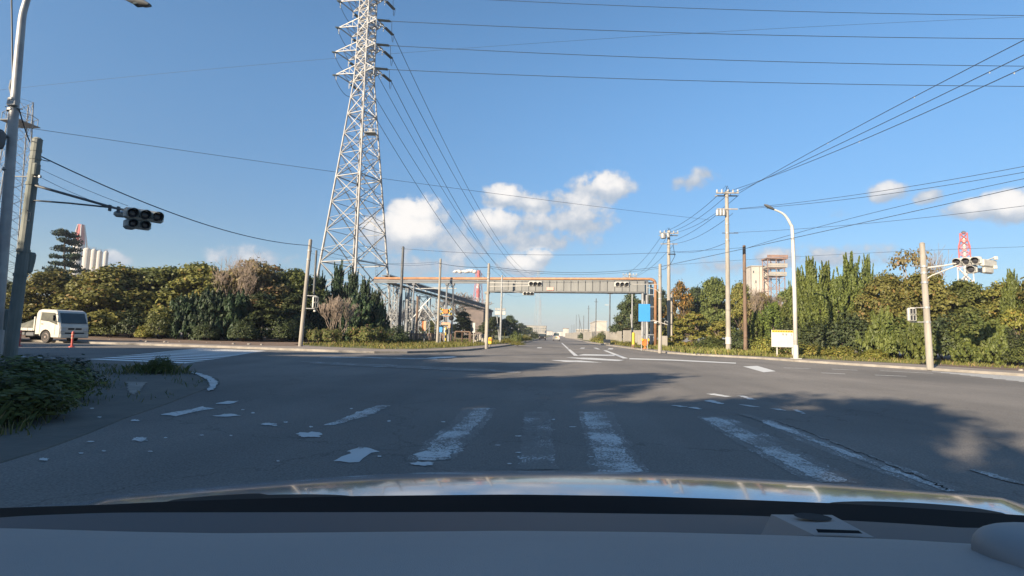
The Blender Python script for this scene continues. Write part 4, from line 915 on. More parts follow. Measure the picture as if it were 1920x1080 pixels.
# supports on the right: columns and down-pipes
for u, dn, r, top in ((1205, -.3, .16, zbot), (1213, .1, .20, ztop - .4), (1221, .8, .11, ztop - .5), (1209, 1.4, .16, zbot), (1225, 1.6, .09, ztop - .8)):
    q = along(u); m = MB(); m.tube(Vector((q.x, q.y, .1)) + bn * dn, Vector((q.x, q.y, top)) + bn * dn, r, n=8)
    TB.part('column', m, MT['frame_grey' if r > .12 else 'white'], smooth=False)
q = along(1218); m = MB()
for z in (1.6, 3.2, 4.8, 6.2): m.tube(Vector((along(1204).x, along(1204).y, z)), Vector((along(1228).x, along(1228).y, z)), .06, n=4)
m.tube(Vector((along(1204).x, along(1204).y, 3.2)), Vector((along(1214).x, along(1214).y, 4.8)), .05, n=4)
TB.part('bracket', m, MT['frame_grey'])
for u in (1198, 1240, 1246):
    q = along(u); m = MB(); m.box((q.x, q.y - .5, .8), (.4, .35, 1.4), None, .03); TB.part('control_box', m, MT['palewall'])
# left columns of the bridge
for u, w in ((914, .26), (838, .16), (850, .16), (776, .16)):
    q = along(u); m = MB(); zt = zbot if u == 914 else ztop - .6; m.box((q.x, q.y, zt / 2), (w, w, zt), rot); m.box((q.x, q.y, zt - .15), (w * 2.2, w * 2.2, .25), rot); TB.part('column', m, MT['concrete' if u == 914 else 'beam'])
m = MB()
for u, v0, uu, v1 in ((838, 528, 850, 540), (850, 528, 838, 540), (776, 530, 792, 545), (776, 545, 760, 530)):
    a = along(u); c = along(uu); m.tube((a.x, a.y, H(u, v0, a.y)), (c.x, c.y, H(uu, v1, c.y)), .07, n=4)
TB.part('bracket', m, MT['beam'])

# ------------------------------------------------------------------ sloping conveyor with its trestles
CV = Thing('conveyor', 'dark covered conveyor sloping down to the right on lattice legs beside the pylon', 'conveyor', base(800, 74))
def seg(u0, v0, Y0, u1, v1, Y1): return P(u0, v0, Y0), P(u1, v1, Y1)
a, c = seg(722, 528, 66, 905, 580, 96); d = (c - a).normalized(); sd_ = d.cross(Vector((0, 0, 1))).normalized(); upv = sd_.cross(d)
r3 = Matrix((d, -sd_, upv)).transposed(); m = MB(); m.box((a + c) / 2, ((c - a).length, 1.1, .14), r3); m.box((a + c) / 2 + upv * .55 + sd_ * .5, ((c - a).length, .05, .5), r3); m.box((a + c) / 2 + upv * .85, ((c - a).length, 1.2, .08), r3)
CV.part('belt_frame', m, MT['beam'])
m = MB(); n = 26
for k in range(n + 1):
    q = a.lerp(c, k / n)
    for s in (-.6, .6): m.tube(q + sd_ * s, q + sd_ * s + upv * .95, .03, n=4)
    if k < n: q2 = a.lerp(c, (k + 1) / n); m.tube(q + sd_ * .6, q2 + sd_ * .6 - upv * .5, .025, n=3); m.tube(q + sd_ * .6 - upv * .5, q2 + sd_ * .6, .025, n=3)
m.tube(a + sd_ * .62 - upv * .5, c + sd_ * .62 - upv * .5, .05, n=4); m.tube(a + sd_ * .62 + upv * .95, c + sd_ * .62 + upv * .95, .035, n=4)
CV.part('handrail', m, MT['frame_grey'])
def bent(u0, u1, Y, vtop0, vtop1, rows, r=.09):
    m = MB(); A = base(u0, Y); B = base(u1, Y); hA = H(u0, vtop0, Y); hB = H(u1, vtop1, Y)
    for y in (0, 1.6):
        o = Vector((0, y, 0)); m.tube(A + o, Vector((A.x, A.y, hA)) + o, r, n=5); m.tube(B + o, Vector((B.x, B.y, hB)) + o, r, n=5)
        h = min(hA, hB)
        for k in range(rows):
            z0 = h * k / rows; z1 = h * (k + 1) / rows
            m.tube(Vector((A.x, A.y, z0)) + o, Vector((B.x, B.y, z1)) + o, r * .55, n=4); m.tube(Vector((B.x, B.y, z0)) + o, Vector((A.x, A.y, z1)) + o, r * .55, n=4)
            m.tube(Vector((A.x, A.y, z1)) + o, Vector((B.x, B.y, z1)) + o, r * .55, n=4)
    for X in (A, B): m.tube(X + Vector((0, 0, 3)), X + Vector((0, 1.6, 3)), r * .5, n=4)
    CV.part('trestle', m, MT['frame_grey'])
bent(726, 742, 67, 530, 540, 4); bent(753, 775, 69, 563, 563, 3); bent(739, 742, 71, 535, 536, 3); bent(757, 761, 68, 540, 541, 2); bent(778, 799, 73, 552, 556, 3); bent(700, 712, 69.5, 545, 545, 3, .08); bent(815, 832, 80, 560, 566, 3)
m = MB()
for u0, v0, u1, v1, Y in ((792, 575, 819, 611, 67), (798, 570, 822, 604, 67), (788, 578, 812, 554, 67), (792, 576, 784, 596, 67), (770, 600, 792, 576, 67), (780, 541, 856, 541, 68), (700, 600, 735, 598, 69), (752, 538, 842, 539, 90), (797, 540, 800, 552, 90)):
    a, c = seg(u0, v0, Y, u1, v1, Y); m.tube(a, c, .075, n=4)
CV.part('brace', m, MT['galv'])

# ------------------------------------------------------------------ chimneys, silos and plant far behind
def striped(name, label, u, Y, vtop, vbot, wtop, wbot, bands, group=None, frame=False, first='redwhite_red'):
    o = base(u, Y); z1 = H(u, vtop, Y); k = Y / 960; t = Thing(name, label, 'chimney', o, group)
    zb = H(u, vbot, Y)
    for i in range(bands):
        za = z1 - (z1 - zb) * i / bands; zc = z1 - (z1 - zb) * (i + 1) / bands; ra = (wtop + (wbot - wtop) * i / bands) * k / 2; rb = (wtop + (wbot - wtop) * (i + 1) / bands) * k / 2
        m = MB(); m.lathe([(rb, zc), (ra, za)], (o.x, o.y, 0), 14); t.part('band', m, MT[('redwhite_red', 'redwhite_white')[(i + (first != 'redwhite_red')) % 2]])
    m = MB(); m.lathe([(wbot * k / 2 * 1.1, 0), (wbot * k / 2, zb)], (o.x, o.y, 0), 14); t.part('shaft', m, MT['redwhite_white'])
    return t, o, z1
t, o, z1 = striped('chimney', 'fat red and white striped chimney top behind the dark pine', 133, 300, 421, 458, 11, 19, 1)
m = MB()
for a in range(6):
    q = Vector((math.cos(a * 1.047 + .3), math.sin(a * 1.047 + .3), 0)); z0 = H(133, 462, 300); m.tube(o + q * 4.6 + Vector((0, 0, z0)), o + q * 1.9 + Vector((0, 0, z1 - .3)), .35, n=5)
t.part('frame', m, MT['redwhite_white'])
GSI = 'row of white silos behind the left thicket'
for i, (u, vt, w, lb) in enumerate(((150, 464, 15, 'tallest white silo, leftmost in the row right of the dark pine'), (163, 466, 11, 'second white silo from the left in the row above the thicket'), (174, 469, 10, 'third white silo from the left in the row above the thicket'), (186, 470, 9, 'rightmost white silo in the row above the thicket'))):
    o = base(u, 290); z = H(u, vt, 290); k = 290 / 960; t = Thing('silo', lb, 'silo', o, GSI); m = MB(); r = w * k * .46; m.lathe([(r, 0), (r, z - 1.2), (r * .6, z - .4), (.2, z)], o, 18); t.part('tank', m, MT['whitewall'], smooth=False)
    m = MB()
    for q in np.linspace(-1, 1, 5): m.tube(o + Vector((q * r, -r * .3, z - 1.2)), o + Vector((q * r, -r * .3, z + .6)), .09, n=3)
    m.tube(o + Vector((-r, -r * .3, z + .6)), o + Vector((r, -r * .3, z + .6)), .09, n=3); m.tube(o + Vector((r * .75, -r * .75, 0)), o + Vector((r * .75, -r * .75, z - 1)), .25, n=5); t.part('railing', m, MT['galv'])
# slim braced chimney above the orange pipe
o = base(894, 420); z1 = H(892, 507, 420); t = Thing('chimney', 'slim red and white braced chimney with white steam above the pipe bridge', 'chimney', o)
zz = np.linspace(z1, 0, 8)
for i in range(7):
    m = MB(); m.lathe([(1.5, zz[i + 1]), (1.4, zz[i])], o, 10); t.part('band', m, MT[('redwhite_red', 'redwhite_white')[i % 2]])
m = MB(); sfn = lambda z: 3.4 + 11 * (1 - z / z1) ** 2.0
L4 = [MB() for _ in range(4)]; lattice_levels((o.x, o.y), list(np.linspace(0, z1 * .96, 9)), sfn, Vector((.8, -.6, 0)), Vector((.6, .8, 0)), lambda z: .26, .14, L4, m, False)
for q in L4: m.add(q.v, q.f)
t.part('braced_frame', m, MT['redwhite_red'])
rnd = random.Random(8); m = MB()
def puff(m, c, r, rnd):
    n = 10; rows = []
    for i in range(7):
        ph = math.pi * i / 6; rows.append([Vector(c) + Vector((math.sin(ph) * math.cos(6.2832 * j / n), math.sin(ph) * math.sin(6.2832 * j / n), math.cos(ph) * .7)) * r * rnd.uniform(.8, 1.15) for j in range(n)] )
    for rr in rows: rr.append(rr[0])
    m.grid(rows)
x = 890; r = 2.2
while x > 848:
    puff(m, P(x, 509 - rnd.uniform(-1, 1.5), 420), r, rnd); x -= rnd.uniform(2.5, 4.5); r = rnd.uniform(.8, 2.2)
s_ = single('steam_plume', m, MT['steam'], 'white steam drifting left from the slim red and white chimney', 'steam', smooth=True)
# red and white tower at right
o = base(1818, 330); t = Thing('tower', 'red and white lattice tower above the right signal heads', 'tower', o); z1 = H(1817, 438, 330)
for f0, f1, mt in ((.0, .70, 'redwhite_white'), (.70, 1.0, 'redwhite_red')):
    m = MB(); L4 = [MB() for _ in range(4)]; lattice_levels((o.x, o.y), list(np.linspace(z1 * f0, z1 * f1, 6)), lambda z: 5.2 if z > z1 * .7 and z < z1 * .93 else (7 if z <= z1 * .7 else 3.4), Vector((.8, -.6, 0)), Vector((.6, .8, 0)), lambda z: .32, .22, L4, m, False)
    for q in L4: m.add(q.v, q.f)
    t.part('frame', m, MT[mt])
m = MB(); m.lathe([(1.0, 0), (.9, z1 * .98)], o, 10); t.part('mast', m, MT['redwhite_white'])
m = MB(); m.lathe([(.9, 0), (1.2, .8), (.5, 1.6)], o + Vector((0, 0, z1)), 10); t.part('lamp', m, MT['steel_dark'])
def building(name, label, u0, u1, Y, vtop, depth, mat, roof='roof', wins=None, group=None, cat='building', ang=0, parapet=.4):
    a = base(u0, Y); c = base(u1, Y); z = H((u0 + u1) / 2, vtop, Y); w = c.x - a.x; o = Vector(((a.x + c.x) / 2, Y + depth / 2, 0)); t = Thing(name, label, cat, o, group); R3 = Matrix.Rotation(ang, 3, 'Z')
    m = MB(); m.box(o + Vector((0, 0, z / 2)), (w, depth, z), R3); t.part('wall', m, MT[mat])
    m = MB(); m.box(o + Vector((0, 0, z + parapet / 2)), (w + .5, depth + .5, parapet), R3); t.part('roof', m, MT[roof])
    for (fx, fz, fw, fh) in wins or ():
        m = MB(); m.box(o + R3 @ Vector(((fx - .5) * w, -depth / 2 - .02, fz * z)), (fw * w, .08, fh * z), R3); wi = t.part('window', m, MT['glass_dark'])
    return t, o, z
t, o, z = building('industrial_building', 'white windowless tower building above the right trees', 1411, 1444, 210, 500, 9, 'whitewall', 'palewall', ((.25, .80, .06, .04), (.12, .93, .06, .03)))
m = MB()
for x in (-3.6, -.3, 3.6): m.box(o + Vector((x, -4.55, z / 2)), (.16, .14, z), None)
t.part('drain_pipe', m, MT['greywall'])
o = base(1453, 206); z1 = H(1453, 486, 206); t = Thing('steel_frame_tower', 'rusty open steel frame tower attached right of the white tower building', 'tower', o); m = MB(); w = 3.1
for x in (-w, 0, w):
    for y in (-2.5, 2.5): m.tube(o + Vector((x, y, 0)), o + Vector((x, y, z1)), .18, n=4)
for f in np.linspace(.3, 1, 7):
    z = z1 * f
    for y in (-2.5, 2.5): m.tube(o + Vector((-w, y, z)), o + Vector((w, y, z)), .14, n=4)
    if f > .5:
        for y in (-2.5, 2.5): m.tube(o + Vector((-w, y, z)), o + Vector((0, y, z - z1 * .115)), .1, n=4); m.tube(o + Vector((w, y, z)), o + Vector((0, y, z - z1 * .115)), .1, n=4)
t.part('frame', m, MT['rust'])
for f, ww in ((1.0, 1.25), (.90, 1.15), (.80, 1.05)):
    m = MB(); m.box(o + Vector((.4, 0, z1 * f)), (2 * w * ww, 6, .5)); m.box(o + Vector((.4, -3, z1 * f + .8)), (2 * w * ww, .08, .9)); t.part('deck', m, MT['rust' if f > .95 else 'palewall'])
# far end of the road
GX = 'buildings at the far end of the road'
building('warehouse', 'pale warehouse with a big gable end right of the road ahead', 1117, 1137, 230, 603, 40, 'whitewall', 'whitewall', group=GX)
building('warehouse', 'long low cream warehouse left of the big pale one on the right', 1082, 1117, 280, 619, 20, 'palewall', 'whitewall', group=GX)
building('building', 'small cream building rising left of the long low warehouse', 1056, 1066, 420, 616, 14, 'whitewall', group=GX)
building('apartment_block', 'distant beige block left of the white van ahead', 984, 1024, 520, 611, 20, 'palewall', 'greywall', [(x / 10 + .05, zz_, .04, .12) for x in range(10) for zz_ in (.5, .75)], group=GX)
building('building', 'distant low pale building just right of the beige block', 1024, 1036, 560, 621, 16, 'whitewall', group=GX)
building('building', 'distant low building at the vanishing point of the road', 1049, 1057, 640, 622, 16, 'whitewall', group=GX)
building('brown_shed', 'low brown roofed shed behind the level crossing', 872, 905, 105, 579, 14, 'roof', 'roof', group='sheds behind the level crossing')
# ------------------------------------------------------------------ poles and signals
ZP = .13
def signal_head(t, c, ang, n=3, w=1.15, h=.42, d=.22, vertical=False, mat='signal', parent=None, tilt=0, visor=.28, vm='signal'):
    """housing facing -Y before turning by ang; lenses and hoods are sub-parts"""
    R3 = Matrix.Rotation(ang, 3, 'Z') @ Matrix.Rotation(tilt, 3, 'X'); c = Vector(c); m = MB()
    size = (h, d, w) if vertical else (w, d, h); m.box(c, size, R3, .06)
    hd = t.part('signal_head', m, MT[mat])
    step = w / n; r = min(step, h) * .40
    for k in range(n):
        off = (k - (n - 1) / 2) * step * .93; q = Vector((0, -d / 2, off)) if vertical else Vector((off, -d / 2, 0))
        m = MB(); m.lathe([(r, 0), (r * .98, .025), (r * .5, .05), (0.001, .055)], c + R3 @ q, 14, R3 @ Vector((0, -1, 0))); t.part('lens', m, MT['lens'], hd)
        m = MB(); rows = []
        for j in range(13):
            a = math.pi * (-.22 + 1.44 * j / 12); x, z = math.cos(a) * r * 1.13, math.sin(a) * r * 1.13
            L = visor * (.55 + .45 * max(0, math.sin(a)))
            rows.append([c + R3 @ (q + Vector((x, 0, z))), c + R3 @ (q + Vector((x, -L, z * .96 - .02)))])
        in_ = [[a_ * 1.0 + (c + R3 @ q - a_) * .07, b_ + (c + R3 @ (q + Vector((0, -visor, 0))) - b_) * .07] for a_, b_ in rows]
        m.grid(rows); m.grid(in_)
        for k2 in range(12): m.add([rows[k2][1], rows[k2 + 1][1], in_[k2 + 1][1], in_[k2][1]], [(0, 1, 2, 3)])
        t.part('visor', m, MT[vm], hd)
    return hd
def ped_signal(t, c, ang, h=.78, w=.36):
    R3 = Matrix.Rotation(ang, 3, 'Z'); c = Vector(c); m = MB(); m.box(c, (w, .2, h), R3, .05); hd = t.part('pedestrian_signal', m, MT['signal'])
    for k in (-1, 1):
        m = MB(); m.box(c + R3 @ Vector((0, -.115, k * h * .235)), (w * .72, .03, h * .38), R3, .02); t.part('lens', m, MT['lens'], hd)
        m = MB()
        for s in (-1, 0, 1): m.box(c + R3 @ Vector((s * w * .36, -.15, k * h * .235)), (.012, .07, h * .38), R3)
        for s in (-1, 1): m.box(c + R3 @ Vector((0, -.15, k * h * .235 + s * h * .19)), (w * .72, .07, .012), R3)
        t.part('hood', m, MT['signal'], hd)
    return hd
def pole_thing(name, label, cat, u, Y, vtop, r0, r1, mat, group=None, z=ZP, lean=(0, 0)):
    o = base(u, Y, z); h = H(u, vtop, Y); t = Thing(name, label, cat, o, group); m = MB()
    top = Vector((o.x + lean[0], o.y + lean[1], h)); m.path([o - Vector((0, 0, .1)), o.lerp(top, .5), top], [r0, (r0 + r1) / 2, r1], 12); m.tube(top, top + Vector((0, 0, .06)), r1 * 1.08, r1 * .6, 12)
    t.part('pole', m, MT[mat], smooth=False); t.top = top; t.base = o; t.h = h
    def at(v, dx=0, dy=0):
        hh = H(u, v, Y); f = (hh - o.z) / (h - o.z); p = o.lerp(top, f); return Vector((p.x + dx, p.y + dy, hh))
    t.at = at
    return t
def band(t, p, r, hgt=.1, mat='galv'):
    m = MB(); m.tube(p - Vector((0, 0, hgt / 2)), p + Vector((0, 0, hgt / 2)), r, n=12); t.part('clamp', m, MT[mat])

GPS = 'signal poles round the crossing'
# left corner pole with the double signal arm
S1 = pole_thing('signal_pole', 'thick grey concrete signal pole at the left with a two-bar arm and two signal heads', 'traffic signal', 18, 15.2, 262, .175, .135, 'concrete_old', GPS, lean=(.12, 0))
k = 15.2
def loc(u, v, Y): return P(u, v, Y)
a = loc(60, 346, 15.2); mid = loc(215, 390, 15.0); e = loc(288, 405, 14.9)
m = MB(); m.path([a, mid, e], [.045, .04, .03], 7); S1.part('arm', m, MT['steel_dark'])
m = MB(); pts = [loc(52, 392, 15.2), loc(56, 381, 15.2), loc(66, 376, 15.2), loc(130, 381, 15.1), loc(208, 389, 15.0), loc(240, 396, 14.95)]; m.path(pts, .028, 6); S1.part('arm', m, MT['steel_dark'])
for uu, vv in ((206, 390), (222, 393)): m = MB(); m.box(loc(uu, vv, 15), (.05, .08, .2)); S1.part('clamp', m, MT['steel_dark'])
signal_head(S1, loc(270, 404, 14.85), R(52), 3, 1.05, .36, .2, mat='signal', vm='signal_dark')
signal_head(S1, loc(232, 402, 15.25), R(180 + 18), 2, .55, .20, .2, mat='signal', visor=.16)
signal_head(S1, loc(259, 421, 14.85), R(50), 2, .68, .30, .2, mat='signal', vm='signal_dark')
signal_head(S1, loc(243, 421, 15.1), R(215), 1, .32, .32, .26, mat='signal', visor=.2)
m = MB(); q = loc(68, 318, 15.1); m.box(q, (.14, .2, .42), None, .03); S1.part('terminal_box', m, MT['concrete_old'])
m = MB(); m.tube(loc(22, 331, 15.3), loc(75, 331, 15.1), .022, n=6); m.box(loc(75, 331, 15.1), (.06, .06, .08)); m.tube(loc(24, 331, 15.3), loc(24, 340, 15.3), .03, n=5); S1.part('cross_bar', m, MT['galv'])
m = MB(); c = loc(50, 492, 15.4); m.lathe([(.12, -.36), (.17, -.30), (.21, .05), (.22, .27), (.19, .34)], c, 12); S1.part('signal_housing', m, MT['concrete_old']); m = MB(); m.path([loc(34, 470, 15.3), loc(44, 466, 15.3), loc(50, 472, 15.4)], .03, 6); S1.part('bracket', m, MT['galv'])
for v, rr in ((282, .15), (297, .155), (345, .165), (470, .18), (515, .185)): band(S1, S1.at(v), rr, .1, 'concrete_old')
m = MB(); m.path([loc(48, 392, 15.1), loc(58, 400, 15.0), loc(57, 415, 15.0), loc(49, 414, 15.1)], .012, 4); S1.part('cable_loop', m, MT['cable'])
m = MB(); c = loc(4, 612, 15.5); m.box(c, (.62, .4, 1.15), None, .03); S1.part('control_cabinet', m, MT['concrete_old'])

# pedestrian signal pole, leaning, on the far left corner
S2 = pole_thing('signal_pole', 'pale leaning signal pole with a caged two-lamp pedestrian signal in front of the left thicket', 'traffic signal', 563, 32.2, 450, .14, .11, 'concrete', GPS, lean=(.25, 0))
for v in (554, 578): m = MB(); m.tube(S2.at(v), loc(593, v + 1, 32.1), .028, n=5); S2.part('bracket', m, MT['galv'])
ped_signal(S2, loc(591, 567, 32.0), R(35))
m = MB(); m.box(loc(590, 583, 32.0), (.14, .14, .14), None, .03); S2.part('push_button_box', m, MT['white'])
for v in (470, 487): band(S2, S2.at(v), .14)
PB = pole_thing('utility_pole', 'thin dark pole right behind the leaning pedestrian signal pole', 'pole', 583, 47, 470, .12, .10, 'steel_dark', None)

# middle pole carrying the overhead signal on a long arm
S3 = pole_thing('signal_pole', 'slim pale signal pole at the left road edge, its arm reaching across the bridge panels', 'traffic signal', 912, 41, 495, .13, .10, 'concrete', GPS)
for v in (530, 537): m = MB(); m.tube(S3.at(v), loc(995, v + 1 if v == 530 else 536, 40.5), .03, n=5); S3.part('arm', m, MT['white'])
signal_head(S3, loc(1004, 532.5, 40.3), R(0), 3, 1.1, .42)
for v in (512, 521, 527): band(S3, S3.at(v), .14)
S4 = pole_thing('signal_pole', 'thin grey pole right of the slim signal pole with a low-hung overhead signal', 'traffic signal', 938, 60, 517, .13, .10, 'galv', GPS)
m = MB(); m.path([S4.at(541), loc(960, 547, 60), loc(983, 550, 60)], .04, 5); S4.part('arm', m, MT['galv'])
signal_head(S4, loc(991, 550.5, 59.8), R(0), 3, 1.35, .42)
m = MB(); m.path([S4.at(560), loc(945, 553, 60), loc(945, 549, 60)], .02, 4); S4.part('bracket', m, MT['galv'])
# right pole
S5 = pole_thing('signal_pole', 'slim pale signal pole at the right end of the pipe bridge', 'traffic signal', 1237.5, 43, 496, .15, .12, 'concrete', GPS)
m = MB(); m.tube(S5.at(533), loc(1176, 533, 42.6), .03, n=5); S5.part('arm', m, MT['white'])
m = MB(); m.path([S5.at(550), loc(1230, 543, 42.9), loc(1214, 539, 42.8)], .03, 5); S5.part('arm', m, MT['white'])
signal_head(S5, loc(1166, 533.5, 42.4), R(0), 3, 1.2, .46)
m = MB(); m.tube(loc(1224, 600, 42.9), loc(1252, 609, 42.9), .03, n=5); m.tube(loc(1238, 607, 43), loc(1252, 607, 43), .03, n=5); S5.part('bracket', m, MT['white'])
for u, v, an in ((1230, 605, 20), (1249, 604, -20)):
    signal_head(S5, loc(u, v, 42.8), R(an), 1, .3, .2, .22, visor=.2)
for v in (517, 549, 560): band(S5, S5.at(v), .155)
# right-hand corner pole
S6 = pole_thing('signal_pole', 'thick pale concrete signal pole on the right corner with signal heads on a forked arm', 'traffic signal', 1744, 28, 457, .155, .12, 'concrete', GPS, lean=(-.12, 0))
m = MB(); m.path([S6.at(503), loc(1770, 498, 27.9), loc(1803, 492, 27.8)], [.05, .04, .035], 7); S6.part('arm', m, MT['white'])
m = MB(); m.path([S6.at(528), loc(1741, 520, 28), loc(1748, 516, 28), loc(1800, 496, 27.8)], .03, 6); S6.part('arm', m, MT['white'])
m = MB(); m.tube(loc(1709, 499, 28), S6.at(499), .025, n=5); S6.part('cross_bar', m, MT['galv'])
signal_head(S6, loc(1813, 490, 27.6), R(-50), 3, 1.15, .40, .2)
signal_head(S6, loc(1822, 505, 27.7), R(-48), 1, .45, .42, .2)
signal_head(S6, loc(1853, 494, 28.2), R(-155), 3, 1.15, .40, .2)
signal_head(S6, loc(1851, 507, 28.2), R(-155), 2, .8, .34, .2)
m = MB(); m.tube(loc(1820, 499, 27.7), loc(1864, 483, 28.2), .03, n=5); m.box(loc(1867, 484, 28.2), (.16, .12, .18), None, .02); m.box(loc(1866, 501, 28.2), (.16, .12, .18), None, .02); S6.part('bracket', m, MT['white'])
ped_signal(S6, loc(1709, 590, 27.8), R(-10), .70, .36)
for v in (577, 604): m = MB(); m.tube(loc(1707, v, 27.9), S6.at(v), .022, n=5); S6.part('bracket', m, MT['white'])
for v in (500, 512, 530, 577, 604): band(S6, S6.at(v), .16)

# plain poles
PA = pole_thing('utility_pole', 'tall dark weathered pole in front of the conveyor trestle', 'pole', 748, 57, 463, .20, .14, 'steel_dark')
m = MB(); 
for i in range(8): m.tube(PA.at(480 + i * 16) - Vector((.25, 0, 0)), PA.at(480 + i * 16) + Vector((.25, 0, 0)), .015, n=4)
PA.part('climbing_steps', m, MT['galv'])
PC = pole_thing('utility_pole', 'slim pale concrete pole beside the level crossing lights', 'pole', 820, 48, 486, .14, .10, 'concrete')
band(PC, PC.at(500), .13)
PD = pole_thing('utility_pole', 'short dark pole between the trestle and the orange board', 'pole', 780, 58, 557, .14, .12, 'brownwood')
PW = pole_thing('utility_pole', 'brown pole with bare top right of the tallest utility pole', 'pole', 1398, 54, 461, .19, .15, 'brownwood')
# utility poles with cross arms
def utility(label, u, Y, vtop, v1, v2, r0, box=None, uleft=20, group='utility poles on the right'):
    t = pole_thing('utility_pole', label, 'utility pole', u, Y, vtop, r0, r0 * .72, 'concrete', group); px = Y / 960
    for v in (v1, v1 + 3.2):
        m = MB(); p = t.at(v); m.box(p + Vector((0, -.2 if v == v1 else .2, 0)), (uleft * 2 * px, .09, .10)); t.part('cross_arm', m, MT['concrete'])
    for s in (-.93, -.5, .05, .5, .93):
        m = MB(); p = t.at(v1) + Vector((s * uleft * px, -.2, .05)); m.lathe([(.05, 0), (.09, .06), (.05, .12), (.09, .18), (.04, .28)], p, 8); t.part('insulator', m, MT['white'])
    m = MB(); p = t.at(v2); m.box(p + Vector((-.0, -.2, 0)), (uleft * 2 * px * .9, .09, .1)); m.tube(p, p + Vector((0, -.2, 0)), .05, n=5); t.part('cross_arm', m, MT['concrete'])
    m = MB()
    for k in range(10):
        p = t.at(v2 + 30 + k * 9); m.tube(p - Vector((.22, 0, 0)), p + Vector((.22, 0, 0)), .014, n=4)
    t.part('climbing_steps', m, MT['galv'])
    m = MB()
    for s in (-.5, .3): m.path([t.at(v1) + Vector((s * uleft * px, 0, .15)), t.at(v1) + Vector((s * .2 * uleft * px, 0, .75)), t.at(v1 + 6) + Vector((-s * uleft * px * .8, 0, .1))], .03, 4)
    t.part('jumper', m, MT['cable'])
    return t
U1 = utility('tallest utility pole with two cross arms and a transformer, left of the bent street lamp', 1366, 48.6, 360, 363, 393, .22)
m = MB(); p = U1.at(400) + Vector((-.55, -.25, 0)); 
for dx in (-.28, .02, .3): m.lathe([(.14, -.28), (.15, -.22), (.15, .22), (.10, .28), (.03, .42)], p + Vector((dx - .1, 0, 0)), 12)
U1.part('transformer', m, MT['galv'])
m = MB(); p = U1.at(632); m.tube(p, U1.at(645), .26, n=12); U1.part('plate', m, MT['white'])
for v in (420, 437, 450): band(U1, U1.at(v), .20)
m = MB(); p = U1.at(437); m.box(p + Vector((.55, 0, 0)), (.9, .06, .06)); m.box(p + Vector((-.2, 0, 0)), (.5, .06, .06)); U1.part('cable_bracket', m, MT['steel_dark'])
U2 = utility('second utility pole with transformer drums, behind the slim signal pole on the far right corner', 1254, 65, 433, 438, 458, .24, uleft=17)
m = MB(); p = U2.at(441) + Vector((-.75, -.4, -.15)); m.lathe([(.30, -.35), (.32, -.25), (.32, .25), (.2, .36)], p, 12); m.lathe([(.2, -.3), (.22, .25), (.1, .36)], p + Vector((.62, -.05, .05)), 12); U2.part('transformer', m, MT['galv'])
m = MB(); m.path([U2.at(455) + Vector((.5, 0, 0)), U2.at(480) + Vector((.75, 0, 0)), U2.at(497) + Vector((.15, 0, 0))], .04, 4); m.box(U2.at(477) + Vector((.35, -.2, 0)), (.9, .12, .14)); U2.part('jumper', m, MT['cable'])
PE = pole_thing('stub_pole', 'short pale stub pole close to the right of the transformer pole', 'pole', 1259.5, 64, 552, .13, .11, 'concrete')
U3 = utility('far utility pole with a crowded cross arm seen over the right end of the bridge', 1180, 100, 512, 516, 521, .22, uleft=13, group='poles receding along the right of the road ahead')
GRP = 'poles receding along the right of the road ahead'
for (u, Y, vt, lb, r) in ((1143, 118, 545, 'grey pole left of the big dark tree with a small lamp on it', .16), (1117, 150, 560, 'tallest slim dark pole over the warehouse roof', .15), (1103, 190, 573, 'slim pole left of the tallest one over the warehouses', .14), (1094, 230, 592, 'third slim pole in the receding row', .14), (1086, 270, 597, 'fourth slim pole in the receding row', .14), (1080, 320, 590, 'fifth slim pole in the receding row', .14), (1076, 380, 608, 'second farthest slim pole in the receding row', .15), (1072, 460, 609, 'farthest slim pole in the receding row', .15)):
    t = pole_thing('utility_pole', lb, 'pole', u, Y, vt, r * 1.1, r * .8, 'steel_dark', GRP)
    if u in (1143, 1117, 1103):
        m = MB(); p = t.at(vt + 6); m.box(p, (1.2, .1, .1)); t.part('cross_arm', m, MT['steel_dark'])
    if u == 1143: m = MB(); m.box(t.at(572) + Vector((-.7, 0, 0)), (.9, .2, .14), None, .03); t.part('lamp', m, MT['white'])
t = pole_thing('leaning_pole', 'thin pole leaning left in the receding row ahead', 'pole', 1093, 250, 590, .14, .1, 'steel_dark', GRP, lean=(-2.2, 0))
for (u, Y, vt, lb, ln_) in ((1185, 74, 548, 'grey pole beside the far utility pole, left of the blue board', 0), (1188, 73, 590, 'low slanting brace pole left of the blue board', -.4), (957, 130, 592, 'thin pole on the left verge beyond the slim signal pole', 0), (972, 150, 610, 'short thin pole on the left verge far ahead', 0)):
    pole_thing('pole', lb, 'pole', u, Y, vt, .12, .09, 'galv', lean=(ln_, 0))

